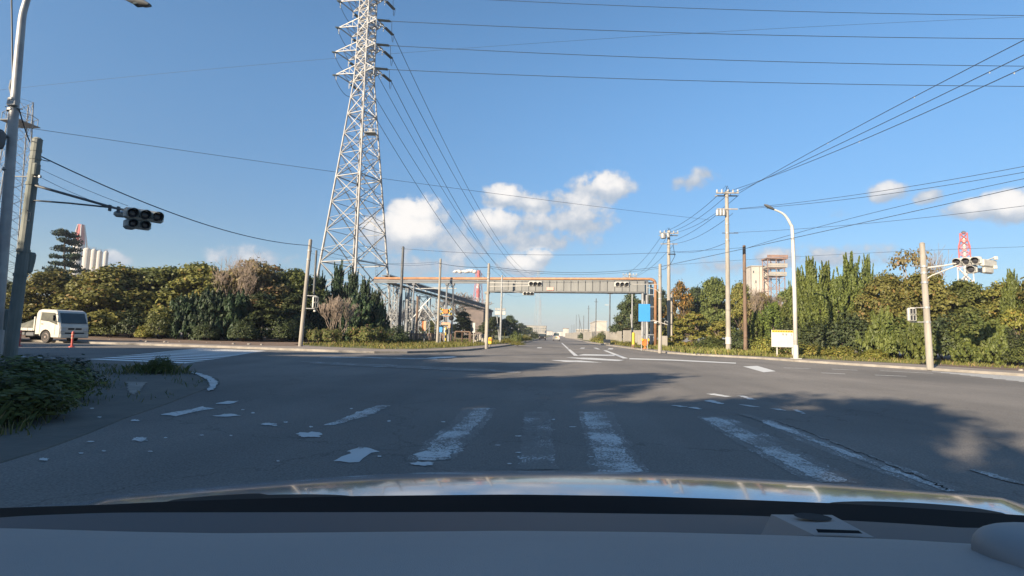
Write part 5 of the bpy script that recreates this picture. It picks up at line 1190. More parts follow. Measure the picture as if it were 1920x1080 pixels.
# street lamps
def street_lamp(label, u, Y, pts, head, r0, r1, mat='galv', lean=(0, 0), hl=.75, tilt=0):
    o = base(u, Y, ZP); t = Thing('street_lamp', label, 'street lamp', o); m = MB()
    pp = [o - Vector((0, 0, .05))] + [P(a, c, yy) for a, c, yy in pts]; n = len(pp)
    fine = [pp[0]]
    for i in range(len(pp) - 1):
        p0 = pp[max(0, i - 1)]; p1 = pp[i]; p2 = pp[i + 1]; p3 = pp[min(n - 1, i + 2)]
        for s in range(1, 7):
            q = s / 6; fine.append(.5 * ((2 * p1) + (p2 - p0) * q + (2 * p0 - 5 * p1 + 4 * p2 - p3) * q * q + (3 * p1 - p0 - 3 * p2 + p3) * q ** 3))
    if True: fine = fine[0:1] + fine[6:]
    rs = [r0 + (r1 - r0) * min(1, k / (len(fine) - 1) * 1.1) for k in range(len(fine))]
    m.path(fine, rs, 10); t.part('pole', m, MT[mat], smooth=True)
    m = MB(); m.tube(o, o + Vector((0, 0, .9)), r0 * 1.25, r0 * 1.2, 10); m.box(o + Vector((0, 0, .02)), (r0 * 4, r0 * 4, .05)); t.part('foot', m, MT[mat])
    d = (pp[-1] - pp[-2]).normalized(); e = pp[-1]; m = MB(); sdv = d.cross(Vector((0, 0, 1))).normalized(); upv = sdv.cross(d)
    rows = []
    for f, w, hh in ((0, .05, .05), (.12, .09, .07), (.35, .14, .10), (.75, .14, .10), (1.0, .07, .04)):
        c = e + d * hl * f; rows.append([c + sdv * (w * math.cos(a)) + upv * (hh * math.sin(a)) for a in np.linspace(0, 2 * math.pi, 11)])
    m.grid(rows); m.add(rows[-1][:-1], [tuple(range(10))]); t.part('lamp_head', m, MT['steel_dark'], smooth=True)  # lamp head in dark steel: underside shade put into its colour
    m = MB(); m.box(e + d * hl * .55 - upv * .09, (.18, .18, .04), None, .01); t.part('lamp_glass', m, MT['glass_dark'])
    return t
L1 = street_lamp('tall bent street lamp in front of the right thicket by the white notice board', 1492.5, 36, [(1490, 560, 36), (1486, 440, 36), (1482, 420, 36), (1470, 402, 36.0), (1452, 393, 36)], None, .13, .06, 'white')
L2 = street_lamp('near street lamp leaning in from the left picture edge with its arm over the road', -14, 13.2, [(-2, 560, 13.2), (12, 400, 13.2), (27, 200, 13.2), (38, 70, 13.2), (46, 14, 13.2), (70, -30, 13.2), (140, -30, 13.1), (236, -3, 13.0)], None, .14, .055, 'galv', hl=.85)
m = MB(); m.tube(P(21, -60, 13.3), P(24, 160, 13.25), .022, n=5); m.path([P(22, 150, 13.25), P(19, 165, 13.25), P(23, 180, 13.25)], .035, 5); L2.part('cable_riser', m, MT['steel_dark'])
for v, u in ((188, 26), (207, 24), (258, 21), (318, 16)): m = MB(); m.tube(P(u, v - 2, 13.2), P(u, v + 2, 13.2), .14, n=10); L2.part('clamp', m, MT['galv'])
m = MB(); m.box(P(24, 194, 13.1), (.3, .12, .16), None, .02); m.tube(P(10, 200, 13.2), P(42, 205, 13.2), .018, n=4); L2.part('bracket', m, MT['galv'])
m = MB(); m.lathe([(.1, -.25), (.14, -.1), (.14, .2), (.06, .3)], P(-2, 262, 12.9), 10); L2.part('side_lamp', m, MT['steel_dark'])

# ------------------------------------------------------------------ small street furniture
o = base(1470, 40, ZP); t = Thing('notice_board', 'white notice board with a striped yellow top beside the bent street lamp', 'notice board', o); px = 40 / 960
zt = H(1470, 619, 40); zb = H(1470, 651, 40); m = MB(); m.box((o.x, 40, (zt + zb) / 2), (42 * px, .05, zt - zb), None, .012); t.part('board', m, MT['board'])
for u in (1457, 1486): q = base(u, 40.06, ZP); m = MB(); m.box((q.x, 40.06, zt / 2), (.075, .06, zt)); t.part('leg', m, MT['yellow' if False else 'white'])
m = MB(); m.box((o.x, 39.966, zt - .09), (42 * px - .04, .008, .15)); sb = t.part('stripe', m, MT['yellow'])
m = MB()
for k in range(9):
    x = o.x - 20 * px + (k + .6) * 42 * px / 9.6; m.extrude([(x - .05, 39.959, zt - .14), (x - .01, 39.959, zt - .14), (x + .05, 39.959, zt - .05), (x + .01, 39.959, zt - .05)], (0, -.004, 0))
t.part('stripe_marks', m, MT['black'], sb)
m = MB()
for cx in (-.05, .18, .55):   # small dark characters, too worn to read
    for (dx, dz, w, h) in ((0, .06, .12, .018), (0, 0, .12, .018), (-.04, .02, .018, .12), (.04, -.01, .018, .14), (0, -.06, .08, .018)) if cx < .5 else ((0, 0, .03, .12), (.03, -.05, .08, .018)):
        m.box((o.x + cx + dx, 39.965, zt - .32 + dz), (w, .006, h))
t.part('lettering', m, M('faded_black_print', (.12, .12, .12), (.2, .2, .2), 20, .8))
# blue board
o = base(1208, 50, ZP); t = Thing('blue_board', 'plain bright blue board on two posts under the right end of the bridge', 'sign board', o); zt = H(1208, 570, 50); zb = H(1208, 603, 50)
m = MB(); m.box((o.x, 50, (zt + zb) / 2), (21 * 50 / 960, .06, zt - zb), None, .012); t.part('board', m, MT['blue'])
for dx in (-.25, .3): m = MB(); m.tube((o.x + dx, 50.07, 0), (o.x + dx, 50.07, zt - .05), .04, n=6); t.part('leg', m, MT['galv'])
# orange rotating-light sign
o = base(1209, 51, ZP); t = Thing('warning_sign', 'small orange warning sign with round lamps on a stand below the blue board', 'warning sign', o); px = 51 / 960
m = MB(); m.lathe([(.01, -.05), (.34, -.05), (.34, .05), (.01, .05)], P(1209, 642, 51), 14, (0, 1, 0)); t.part('disc', m, MT['orange_sign'])
for dx in (-.28, .28): m = MB(); m.lathe([(.01, -.08), (.15, -.08), (.15, .08), (.01, .08)], P(1209, 637, 51) + Vector((dx, -.06, 0)), 10, (0, 1, 0)); t.part('lamp', m, MT['yellow'])
m = MB(); m.tube(o, P(1209, 640, 51.1), .05, n=6); m.tube(o + Vector((-.2, 0, 0)), o + Vector((.2, 0, .5)), .03, n=4); m.tube(o + Vector((.2, 0, 0)), o + Vector((-.2, 0, .5)), .03, n=4); t.part('stand', m, MT['orange_sign'])
o = base(1187.5, 57, ZP); t = Thing('marker_post', 'thick yellow marker post left of the orange warning sign', 'post', o); m = MB(); m.lathe([(.16, 0), (.16, H(1188, 623, 57) - .15), (.13, H(1188, 623, 57) - .05), (.05, H(1188, 623, 57))], (o.x, o.y, 0), 12); t.part('tube', m, MT['yellow'], smooth=False); m = MB(); m.tube(o, o + Vector((0, 0, .35)), .19, n=12); t.part('foot', m, MT['rust'])
o = base(1138, 74, ZP); m = MB(); m.box(o + Vector((0, 0, .42)), (.95, .5, .6), None, .04); m.box(o + Vector((-.3, -.1, .08)), (.1, .3, .16)); m.box(o + Vector((.3, -.1, .08)), (.1, .3, .16)); single('barrier_block', m, MT['palewall'], 'small pale barrier block on the grass left of the pale fence', 'barrier block', origin=o)
# fences on the right of the road ahead
def fence(label, pts, h, mat, pitch=.45, name='fence', group=None):
    t = Thing(name, label, 'fence', Vector((*pts[0], 0)), group); pm = MB(); rm = MB()
    for (a, c) in zip(pts[:-1], pts[1:]):
        a = Vector((*a, ZP)); c = Vector((*c, ZP)); L = (c - a).length; n = max(1, int(L / pitch)); d = (c - a).normalized(); ang = math.atan2(d.y, d.x); R3 = Matrix.Rotation(ang, 3, 'Z')
        for k in range(n):
            q = a.lerp(c, (k + .5) / n); pm.box(q + Vector((0, 0, h / 2)), (pitch * .72, .04, h), R3)
        for z in (h * .3, h * .85): rm.box((a + c) / 2 + Vector((0, .06, z)), (L, .05, .07), R3)
    t.part('pales', pm, MT[mat]); t.part('rails', rm, MT['galv']); return t
fence('pale upright slat fence left of the yellow post', [(P(1136, 640, 96).x, 96), (P(1166, 640, 88).x, 88)], 2.1, 'palewall', .5)
fence('pale slat fence running behind the yellow post and the blue board', [(P(1168, 640, 86).x, 86), (P(1205, 640, 78).x, 78)], 2.2, 'palewall', .35)
m = MB()
a = Vector((P(1136, 630, 98).x, 98, 0)); c = Vector((P(1060, 630, 260).x, 260, 0)); d = (c - a).normalized(); R3 = Matrix.Rotation(math.atan2(d.y, d.x), 3, 'Z'); m.box((a + c) / 2 + Vector((0, 0, 1.1)), ((c - a).length, .15, 2.2), R3); tw = Thing('boundary_wall', 'long pale boundary wall along the right of the road ahead', 'wall', a)
tw.part('wall', m, MT['palewall']); m = MB(); m.box((a + c) / 2 + Vector((0, 0, 2.26)), ((c - a).length, .25, .1), R3); tw.part('coping', m, MT['whitewall'])
fence('beige board fence behind the slim signal pole on the left', [(P(889, 640, 56).x, 56), (P(911, 640, 55).x, 55)], 1.05, 'palewall', .3)
fence('low rusty fence under the trestle and level crossing', [(P(768, 640, 60).x, 60), (P(846, 640, 58).x, 58)], .95, 'rust', .2)
tg = Thing('metal_gate', 'dark low gate of square frames between the two fences by the level crossing', 'gate', base(868, 56))
m = MB()
for u0, u1 in ((853, 866), (866, 880), (882, 888)):
    a = base(u0, 56, ZP); c = base(u1, 56, ZP); z = 1.25
    for q in (a, c): m.tube(q, q + Vector((0, 0, z)), .08, n=5)
    m.tube(a + Vector((0, 0, z)), c + Vector((0, 0, z)), .08, n=5); m.tube(a + Vector((0, 0, .5)), c + Vector((0, 0, .5)), .03, n=4)
tg.part('frame', m, MT['brownwood'])
# level crossing signal
o = base(833, 52, ZP); t = Thing('level_crossing_signal', 'level crossing signal with yellow and black crossed boards and dark round lamps', 'level crossing signal', o)
m = MB(); m.tube(o, P(834, 572, 52), .06, n=8); m.tube(o + Vector((.35, 0, 0)), P(838.5, 577, 52) , .05, n=6); t.part('pole', m, MT['galv'])
c0 = P(836, 584, 51.8)
for an in (25, -25):
    R3 = Matrix.Rotation(R(an), 3, 'Y'); m = MB(); m.box(c0 + Vector((0, -.03 if an > 0 else .03, 0)), (1.35, .03, .20), R3); cb = t.part('crossbuck_board', m, MT['yellow'])
    m = MB()
    for k in (-2, -1, 1, 2): m.box(c0 + Vector((0, -.03 if an > 0 else .03, 0)) + R3 @ Vector((k * .27, -.02, 0)), (.13, .012, .196), R3)
    t.part('black_band', m, MT['black'], cb)
m = MB(); m.box(c0 + Vector((0, -.12, 0)), (.5, .06, .42), None, .03); t.part('warning_plate', m, MT['orange_sign'])
for u in (826.5, 846):
    m = MB(); m.lathe([(.01, .05), (.28, .05), (.28, .0), (.01, -.02)], P(u, 596, 51.7), 14, (0, 1, 0)); t.part('backplate', m, MT['black']); m = MB(); m.lathe([(.12, -.2), (.13, 0)], P(u, 596, 51.7), 10, (0, 1, 0)); t.part('lamp', m, MT['lens'])
m = MB(); m.tube(P(826, 593, 51.9), P(846, 593, 51.9), .04, n=5); m.box(P(836, 607, 51.8), (.9, .1, .26), None, .02); t.part('bracket', m, MT['pale_sign'])
m = MB(); m.box(P(834.5, 620, 51.8), (.24, .16, .5), None, .03); t.part('equipment_box', m, MT['white'])
o = base(835, 51.6, ZP); t = Thing('crossing_post', 'yellow and black banded post in front of the level crossing signal', 'post', o)
for k in range(6):
    m = MB(); z0 = k * .28; m.tube(o + Vector((0, 0, z0)), o + Vector((0, 0, z0 + .28)), .065, n=8); t.part('band', m, MT['yellow' if k % 2 else 'black'])
# boards by the crossing
def board(label, u, Y, vt, vb, wpx, mat, back=None, name='sign_board'):
    o = base(u, Y, ZP); t = Thing(name, label, 'sign', o); z1, z0 = H(u, vt, Y), H(u, vb, Y); m = MB(); m.box((o.x, Y, (z1 + z0) / 2), (wpx * Y / 960, .05, z1 - z0), None, .01); t.part('board', m, MT[mat])
    if back: m = MB(); m.box((o.x - wpx * Y / 960 * .9, Y + .25, (z1 + z0) / 2), (wpx * Y / 960 * .8, .05, z1 - z0), Matrix.Rotation(R(35), 3, 'Z'), .01); t.part('side_board', m, MT[back])
    m = MB(); m.tube(o, (o.x, Y + .05, z1 - .1), .04, n=6); t.part('leg', m, MT['galv']); return t
board('orange and pale folded sign board left of the level crossing', 795, 52, 602, 620, 5, 'pale_sign', 'orange_sign')
board('pale blue narrow sign left of the slim signal pole', 887.5, 54, 605, 624, 5, 'white', 'steel_dark')
board('small blue plate right of the pale pole by the level crossing', 825, 50, 613, 623, 7, 'blue')
board('small cream plate right of the level crossing signal', 841, 51.5, 606, 615, 4.5, 'pale_sign')
m = MB(); o = base(919, 44, ZP); t = Thing('hazard_cushion', 'yellow and orange hazard cushion at the foot of the slim signal pole', 'hazard cushion', o); m.box(o + Vector((0, 0, .52)), (.34, .3, .62), None, .07); t.part('cushion', m, MT['yellow']); m = MB(); m.box(o + Vector((0, -.16, .6)), (.26, .03, .2), None, .02); t.part('mark', m, MT['orange_sign']); m = MB(); m.tube(o, o + Vector((0, 0, .3)), .05, n=6); t.part('leg', m, MT['steel_dark'])
o = base(936, 75, ZP); t = Thing('direction_sign', 'white road sign board hung beside the thin grey pole', 'road sign', o); m = MB(); m.box(P(938, 587, 75), (20 * 75 / 960, .06, .5), None, .02); t.part('board', m, MT['white']); m = MB(); m.tube(o, P(930.5, 578, 75), .06, n=6); m.box(P(938, 580, 75), (20 * 75 / 960, .05, .35), None, .02); t.part('frame', m, MT['galv'])
m = MB(); o = base(945.5, 72, ZP); m.lathe([(.16, 0), (.16, .1), (.07, .12), (.06, 1.3), (.02, 1.36)], o, 8); single('marker_post', m, MT['yellow'], 'small yellow marker post right of the thin grey pole on the left verge', 'post', origin=o)
# red delineator posts by the truck
for u, lb in ((35, 'red-brown flexible post left, in front of the truck rear wheel'), (134, 'red-brown flexible post right, in front of the truck bumper')):
    o = base(u, 24.6 if u > 100 else 23.9, .01); t = Thing('delineator_post', lb, 'delineator post', o, 'flexible posts by the truck'); m = MB(); m.lathe([(.045, .05), (.05, .35), (.06, .72), (.05, .80), (.02, .82)], o, 10); t.part('tube', m, MT['red']); m = MB(); m.lathe([(.14, 0), (.13, .03), (.06, .07)], o, 12); t.part('foot', m, MT['red'])
    for z in (.45, .62): m = MB(); m.tube(o + Vector((0, 0, z)), o + Vector((0, 0, z + .05)), .064, n=10); t.part('reflector', m, MT['pale_sign'])
# debris and stones on the near road and soil
rnd = random.Random(77); ms = 0
for i in range(26):
    u = rnd.uniform(180, 1750); v = rnd.uniform(648, 660) if i % 2 else rnd.uniform(652, 662); g = G(u, v)
    if i % 2 == 0: g = Vector((rnd.uniform(-32, -18), rnd.uniform(31.5, 34), 0))
    else: g = Vector((rnd.uniform(22, 30), rnd.uniform(26, 33), 0))
    r = rnd.uniform(.05, .14); m = MB(); pts = []
    for zz_ in (-.3, .2, .8):
        pts.append([g + Vector((math.cos(a) * r * rnd.uniform(.7, 1.1) * (1 - zz_ * .5), math.sin(a) * r * rnd.uniform(.7, 1.1) * (1 - zz_ * .5), .13 + r * .8 * zz_)) for a in np.linspace(0, 5.4, 7)])
    for row in pts: row.append(row[0])
    m.grid(pts); m.add(pts[-1][:-1], [tuple(range(7))]); single('stone', m, MT['kerb'], 'small pale stone lying on the brown soil strip on the %s' % ('left' if i % 2 == 0 else 'right'), 'stone', 'stones on the %s soil strip' % ('left' if i % 2 == 0 else 'right'), origin=g)

# ------------------------------------------------------------------ overhead cables
def cable(label, S, E, r=.018, through=None, sag=None, mat='cable', name='overhead_cable', group=None, n=28, extra=None):
    S = Vector(S); E = Vector(E)
    if through:
        uM, vM = through
        d = ray(uM, vM); pl = (E - S).cross(Vector((0, 0, 1))).normalized(); tt = (S - CAM).dot(pl) / d.dot(pl); Mp = CAM + d * tt
        f = ((Mp - S).xy.dot((E - S).xy)) / ((E - S).xy.length_squared); f = min(.95, max(.05, f)); sag = (S.z + (E.z - S.z) * f - Mp.z) / (4 * f * (1 - f))
    m = MB(); pts = [S.lerp(E, t) - Vector((0, 0, sag * 4 * t * (1 - t))) for t in np.linspace(0, 1, n)]; m.path(pts, r, 4)
    o = single(name, m, MT[mat], label, 'cable', group, origin=S); return pts
GC1 = 'high voltage lines crossing the sky'; GC2 = 'high voltage lines running down to the far pylon'; GC3 = 'street cables on the right'; GC4 = 'street cables between the utility poles'; GC5 = 'street cables on the left'
X = 240
cable('topmost sky line, entering at the top right', TIPS[('top', 1, 0)], (X, 74, 50), .035, (1600, 24), mat='wire', group=GC1, n=40)
cable('second sky line, from the upper right arm of the pylon', TIPS[('high', 1, 0)], (X, 73, 47), .04, (1600, 69), mat='wire', group=GC1, n=40)
cable('third sky line, from the middle right arm of the pylon', TIPS[('mid', 1, 0)], (X, 73, 43), .04, (1600, 119), mat='wire', group=GC1, n=40)
cable('fourth and lowest sky line, from the lower right arm of the pylon', TIPS[('low', 1, 0)], (X, 73, 40), .04, (1600, 158), mat='wire', group=GC1, n=40)
cable('faint line crossing the sky behind the pylon, rising to the right', (-150, 118, 62), (190, 118, 75), .03, (620, 110), mat='wire', group=GC1, n=40)
cable('faint line sloping down across the whole sky from the left street lamp', P(40, 238, 60), P(1330, 412, 140), .035, (640, 324), mat='wire', group=GC1, n=40)
FPy = Vector((base(1007, 330).x, 330, 0)); hP = H(1007, 507, 330)
for key, side, fz, dx, thr, lb in (('high', 1, .98, 4, (850, 300), 'rightmost line running down to the far pylon'), ('mid', 1, .88, 5, (835, 300), 'second line from the right running down to the far pylon'), ('low', 1, .78, 5, (810, 300), 'third line from the right running down to the far pylon'), ('low', -1, .68, -5, (752, 300), 'leftmost line running down to the far pylon'), ('mid', -1, .78, -5, (775, 300), 'second line from the left running down to the far pylon'), ('high', -1, .88, -5, (797, 300), 'third line from the left running down to the far pylon')):
    cable(lb, TIPS[(key, side, 1)], (FPy.x + dx, 330, hP * fz), .045, thr, mat='wire', group=GC2, n=40)
E1 = Vector((20.6, 9, 13.2)); E2 = Vector((36, 18.5, 12)); E3 = Vector((36, 22, 11.5))
for v0, du, vM, lb in ((362, 20, 75, 'topmost of the three cables rising steeply to the top right corner'), (362, 10, 103, 'middle of the three cables rising steeply to the top right corner'), (363, -14, 127, 'lowest of the three cables rising steeply to the top right corner')):
    pts = cable(lb, P(1366 + du, v0, 48.5), E1 + Vector((0, 0, (0, -.3, -.6)[(vM > 80) + (vM > 110)])), .02, (1920, vM), group=GC3)
    for f in ((9, 14, 18, 21) if vM < 80 else (17,) if vM < 110 else (12, 18)):
        q = pts[f]; m = MB(); m.lathe([(.01, -.035), (.03, 0), (.01, .035)], q - Vector((0, 0, .05)), 8); o_ = single('cable_marker', m, MT['white'], 'small white clip hanging on the %s' % lb.split(' rising')[0], 'cable clip', 'white clips on the steep cables of the %s' % lb.split(' of')[0], origin=q)
for v0, vM, lb in ((391, 312, 'upper of the two near parallel cables running right from the lower cross arm'), (392, 323, 'lower of the two near parallel cables running right from the lower cross arm')):
    cable(lb, P(1386, v0, 48.5), E2 + Vector((0, 0, .3 if vM < 315 else 0)), .02, (1920, vM), group=GC3)
cable('cable leaving the tallest utility pole to the right at bracket height', P(1376, 436, 48.5), E3 + Vector((2, 2, -1)), .016, (1920, 386), group=GC3)
cable('cable rising right from the top of the brown pole', P(1398, 466, 54), E3, .02, (1920, 335), group=GC3)
cable('thick cable rising right from the slim far corner signal pole', P(1238, 500, 43), E3 + Vector((-3, -3, -.4)), .02, (1920, 350), group=GC3)
cable('thin lowest cable running right past the white tower building', P(1259, 497, 65), (62, 40, 9.5), .018, (1700, 471), group=GC3)
cable('long cable from the dark pole across the road to the brown pole', P(752, 466, 57), P(1397, 464, 54), .022, (1075, 478), group=GC4)
cable('upper sagging cable between the two signal poles over the bridge', P(914, 499, 41), P(1237, 500, 43), .02, (1060, 511), group=GC4)
cable('lower sagging cable between the two signal poles over the bridge', P(914, 502, 41), P(1237, 503, 43), .015, (1060, 514.5), group=GC4)
cable('thick cable between the level crossing pole and the slim signal pole', P(822, 493, 48), P(914, 501, 41), .03, sag=.15, group=GC4)
cable('upper thin cable left of the level crossing pole', P(583, 475, 47), P(822, 491, 48), .015, sag=.5, group=GC5)
cable('lower thin cable left of the level crossing pole', S2.at(462), P(822, 494, 48), .015, sag=.6, group=GC5)
cable('thick cable from the left signal pole to the leaning pedestrian signal pole', P(68, 289, 15.2), S2.at(460), .022, (300, 391), group=GC5)
cable('thin cable just under the thick one at the left signal pole', P(66, 293, 15.2), P(96, 302, 15.6), .016, sag=.05, group=GC5)
cable('thin cable from the left signal pole down to the far end of its arm', P(66, 312, 15.2), P(240, 386, 15.0), .008, sag=.05, group=GC5)
cable('second thin cable from the cross bar to the signal arm on the left', P(74, 331, 15.1), P(196, 385, 15.0), .008, sag=.05, group=GC5)
cable('cable from the left street lamp to the top of the left signal pole', P(36, 205, 13.2), P(56, 266, 15.2), .016, sag=.05, group=GC5)
for i, (du0, v0, du1, v1, sg) in enumerate(((-16, 437, -20, 366, .5), (-4, 437, -4, 367, .55), (9, 437, 19, 366, .6), (-12, 457, -14, 396, .5), (8, 457, 8, 400, .6), (2, 470, 2, 452, .6))):
    cable(('outermost left upper cable', 'middle upper cable', 'right upper cable', 'left lower cable', 'right lower cable', 'lowest cable')[i] + ' between the two transformer utility poles', P(1254 + du0, v0, 64.8), P(1366 + du1, v1, 48.5), .02, sag=sg, group=GC4)
for i, (u1, v1) in enumerate(((1168, 516), (1192, 516), (1180, 521))):
    cable(('left', 'right', 'lower')[i] + ' cable from the transformer pole back to the far utility pole', P(1242 + i * 10, 440 if i < 2 else 460, 65), P(u1, v1, 100), .02, sag=.9, group=GC4)
cable('cable between the far corner signal pole and the transformer pole', S5.at(505), U2.at(497), .02, sag=.2, group=GC4)
# ------------------------------------------------------------------ vehicles
class Veh:
    def __init__(s, name, label, cat, loc, ang):
        s.t = Thing(name, label, cat, loc); s.R = Matrix.Rotation(ang, 3, 'Z'); s.L = Vector(loc)
    def part(s, name, mb, mat, parent=None, smooth=False):
        mb.v = [s.L + s.R @ p for p in mb.v]; return s.t.part(name, mb, MT[mat] if isinstance(mat, str) else mat, parent, smooth)
def wheel(V, x, y, r, w, side, rimr=.58):
    m = MB(); ax = (0, side, 0); m.lathe([(r * .6, -w), (r * .94, -w), (r, -w * .8), (r, -.03), (r * .94, 0), (r * .62, 0)], (x, y, r), 20, ax); tw = V.part('wheel', m, 'rubber')
    m = MB(); m.lathe([(.02, .02), (r * .14, .02), (r * .16, -.02), (r * .40, -.05), (r * .55, -.03), (r * rimr, .012), (r * .63, .0), (r * .63, -.05)], (x, y, r), 18, ax); V.part('rim', m, 'rim', tw)
# small flatbed truck: +x forward, right side (-y) faces the crossing
K = Veh('flatbed_truck', 'small white cab-over flatbed truck with a tarpaulin load at the left', 'truck', (-30.7, 29.3, .01), R(-9))
hw = .84
arch = [(.46 * math.cos(a), .36 + .46 * math.sin(a)) for a in np.linspace(0.05, math.pi - .05, 9)]
prof = [(1.12, .36), (1.14, .62), (1.13, .98), (1.06, 1.18), (.80, 1.86), (.70, 1.96), (.50, 2.02), (-.52, 2.03), (-.70, 1.98), (-.80, 1.80), (-.84, 1.2), (-.84, .52), (-.5, .52)] + arch[::-1] + [(.5, .36)]
prof = prof[::-1]
m = MB(); n = len(prof)
rows = []
for y, k in ((-hw, .0), (-hw + .06, .05), (hw - .06, .05), (hw, 0)):
    rows.append([Vector((x + (.0 if k else (-.05 if x > .9 else 0)), y, z + (0 if k or z < 1.9 else -.05))) for x, z in prof])
vs = [p for r_ in rows for p in r_]; fs = [tuple(range(n)), tuple(range(4 * n - 1, 3 * n - 1, -1))]
for q in range(3):
    for i in range(n): fs.append((q * n + i, (q + 1) * n + i, (q + 1) * n + (i + 1) % n, q * n + (i + 1) % n))
m.add(vs, fs); cab = K.part('cab', m, 'truck_white')
def wquad(a, b_, c, d, mat, name, parent, th=.012):
    p = [Vector(x) for x in (a, b_, c, d)]; nn = (p[1] - p[0]).cross(p[2] - p[0]).normalized() * th; m = MB(); m.extrude(p, nn); return K.part(name, m, mat, parent)
wquad((1.075, -.72, 1.20), (1.075, .72, 1.20), (.825, .70, 1.83), (.825, -.70, 1.83), 'glass_dark', 'windscreen', cab, .014)
for s in (-1, 1):
    m = MB(); m.extrude([(.92, s * hw, 1.10), (.66, s * hw, 1.82), (-.42, s * hw, 1.86), (-.46, s * hw, 1.36), (.20, s * hw, 1.30)], (0, s * .012, 0)); K.part('side_window', m, M('side_glass', (.10, .10, .08), (.07, .07, .06), 3, .15) if s < 0 else 'glass_dark', cab)
    m = MB()
    for x0, x1, z0, z1 in ((-.50, -.485, .55, 1.86), (.72, .735, .5, 1.15)): m.box(((x0 + x1) / 2, s * (hw + .004), (z0 + z1) / 2), (.012, .006, z1 - z0))
    m.box((-.32, s * (hw + .015), 1.14), (.16, .02, .035)); K.part('door_handle', m, 'black', cab)
    m = MB(); m.box((.86, s * (hw + .17), 1.52), (.06, .16, .34), None, .03); m.tube((.82, s * hw, 1.74), (.86, s * (hw + .17), 1.72), .015, n=5); m.tube((.85, s * hw, 1.3), (.86, s * (hw + .17), 1.34), .015, n=5); K.part('mirror', m, 'black', cab)
    m = MB(); m.box((1.135, s * .66, .80), (.04, .28, .17), None, .02); K.part('headlight', m, M('headlamp_glass', (.45, .47, .48), (.35, .37, .38), 6, .15), cab)
    wheel(K, 0, s * (hw - .02), .36, .22, s); wheel(K, -3.05, s * (hw - .02), .36, .30, s)
m = MB(); 
for y in (-.21, .21): m.box((1.145, y, .875), (.03, .36, .10), None, .02)
K.part('grille', m, 'black', cab)
m = MB(); m.box((1.15, 0, .62), (.05, 1.1, .07), None, .01); K.part('air_intake', m, 'black', cab)
m = MB(); m.box((1.15, 0, .45), (.10, 1.64, .26), None, .04); bp_ = K.part('bumper', m, 'truck_white', cab)
m = MB(); m.box((1.21, 0, .47), (.015, .36, .17)); K.part('number_plate', m, 'white', bp_)
m = MB(); m.path([(1.10, -.35, 1.21), (1.02, .05, 1.30)], .012, 4); m.path([(1.10, .2, 1.21), (1.02, .55, 1.30)], .012, 4); K.part('wiper', m, 'black', cab)
m = MB(); m.box((-2.35, 0, .78), (2.95, 1.68, .10)); m.box((-2.35, -.86, .80), (2.95, .04, .16)); m.box((-2.35, .86, .90), (2.95, .04, .28)); m.box((-3.83, 0, .92), (.04, 1.68, .36))
for x in np.linspace(-3.7, -1.0, 7): m.box((x, -.885, .80), (.05, .02, .17))
K.part('load_bed', m, 'truck_white')
m = MB(); m.box((-1.0, 0, 1.15), (.06, 1.6, .62)); 
for y in (-.8, .8): m.box((-1.0, y, 1.2), (.08, .06, .75))
K.part('headboard', m, 'truck_white')
m = MB(); m.box((-2.2, 0, .58), (3.9, .7, .16)); m.box((-1.35, -.62, .50), (.7, .35, .26), None, .05); m.box((-2.15, -.5, .52), (.5, .4, .2), None, .03); m.tube((-1.5, .1, .36), (-.9, .1, .36), .1, n=8); K.part('chassis', m, 'steel_dark')
for s in (-1, 1): m = MB(); m.box((-3.05, s * .62, .74), (.95, .5, .04)); m.box((-3.55, s * .62, .45), (.02, .4, .4)); K.part('mudguard', m, 'black')
rnd = random.Random(3); rows = []
for i in range(15):
    x = -3.6 + i * .18; row = []
    for j in range(11):
        y = -.78 + j * .156; e = max(0, 1 - (abs(y) / .80) ** 4); fx = max(0, min(1, (i / 14) * 1.25)); row.append(Vector((x, y,   .84 + e * (.16 + .52 * fx ** 1.6 * (1 if i < 13 else .8)) * (.8 + .3 * rnd.random()))))
    rows.append(row)
m = MB(); m.grid(rows)
tp = K.part('tarpaulin', m, 'tarp', None, True)
# white van ahead, seen from behind
Vn = Veh('van', 'white van driving away in the left lane under the bridge', 'van', (P(1043, 636, 112).x, 112, .01), R(90))
pr = [(-1.65, .30), (-1.68, .9), (-1.55, 1.75), (-1.40, 1.87), (1.0, 1.86), (1.35, 1.45), (1.65, 1.0), (1.68, .35)]; m = MB(); m.extrude([(x, -.74, z) for x, z in pr], (0, 1.48, 0)); bd_ = Vn.part('body', m, 'van_white')
m = MB(); m.extrude([(-1.662, -.58, 1.12), (-1.662, .58, 1.12), (-1.575, .54, 1.66), (-1.575, -.54, 1.66)], (-.02, 0, 0)); Vn.part('rear_window', m, 'glass_dark', bd_)
for s in (-1, 1):
    m = MB(); m.box((-1.69, s * .65, .98), (.04, .10, .34), None, .01); Vn.part('tail_light', m, 'red', bd_); wheel(Vn, 1.1, s * .72, .29, .17, s); wheel(Vn, -1.1, s * .72, .29, .17, s)
    m = MB(); m.extrude([(-1.3, s * .742, 1.15), (1.1, s * .742, 1.15), (.8, s * .742, 1.68), (-1.2, s * .742, 1.68)], (0, s * .01, 0)); Vn.part('side_window', m, 'glass_dark', bd_)
m = MB(); m.box((-1.72, 0, .42), (.10, 1.44, .2), None, .04); b2 = Vn.part('bumper', m, 'van_white', bd_); m = MB(); m.box((-1.70, 0, .74), (.02, .33, .17)); Vn.part('number_plate', m, 'yellow', bd_)
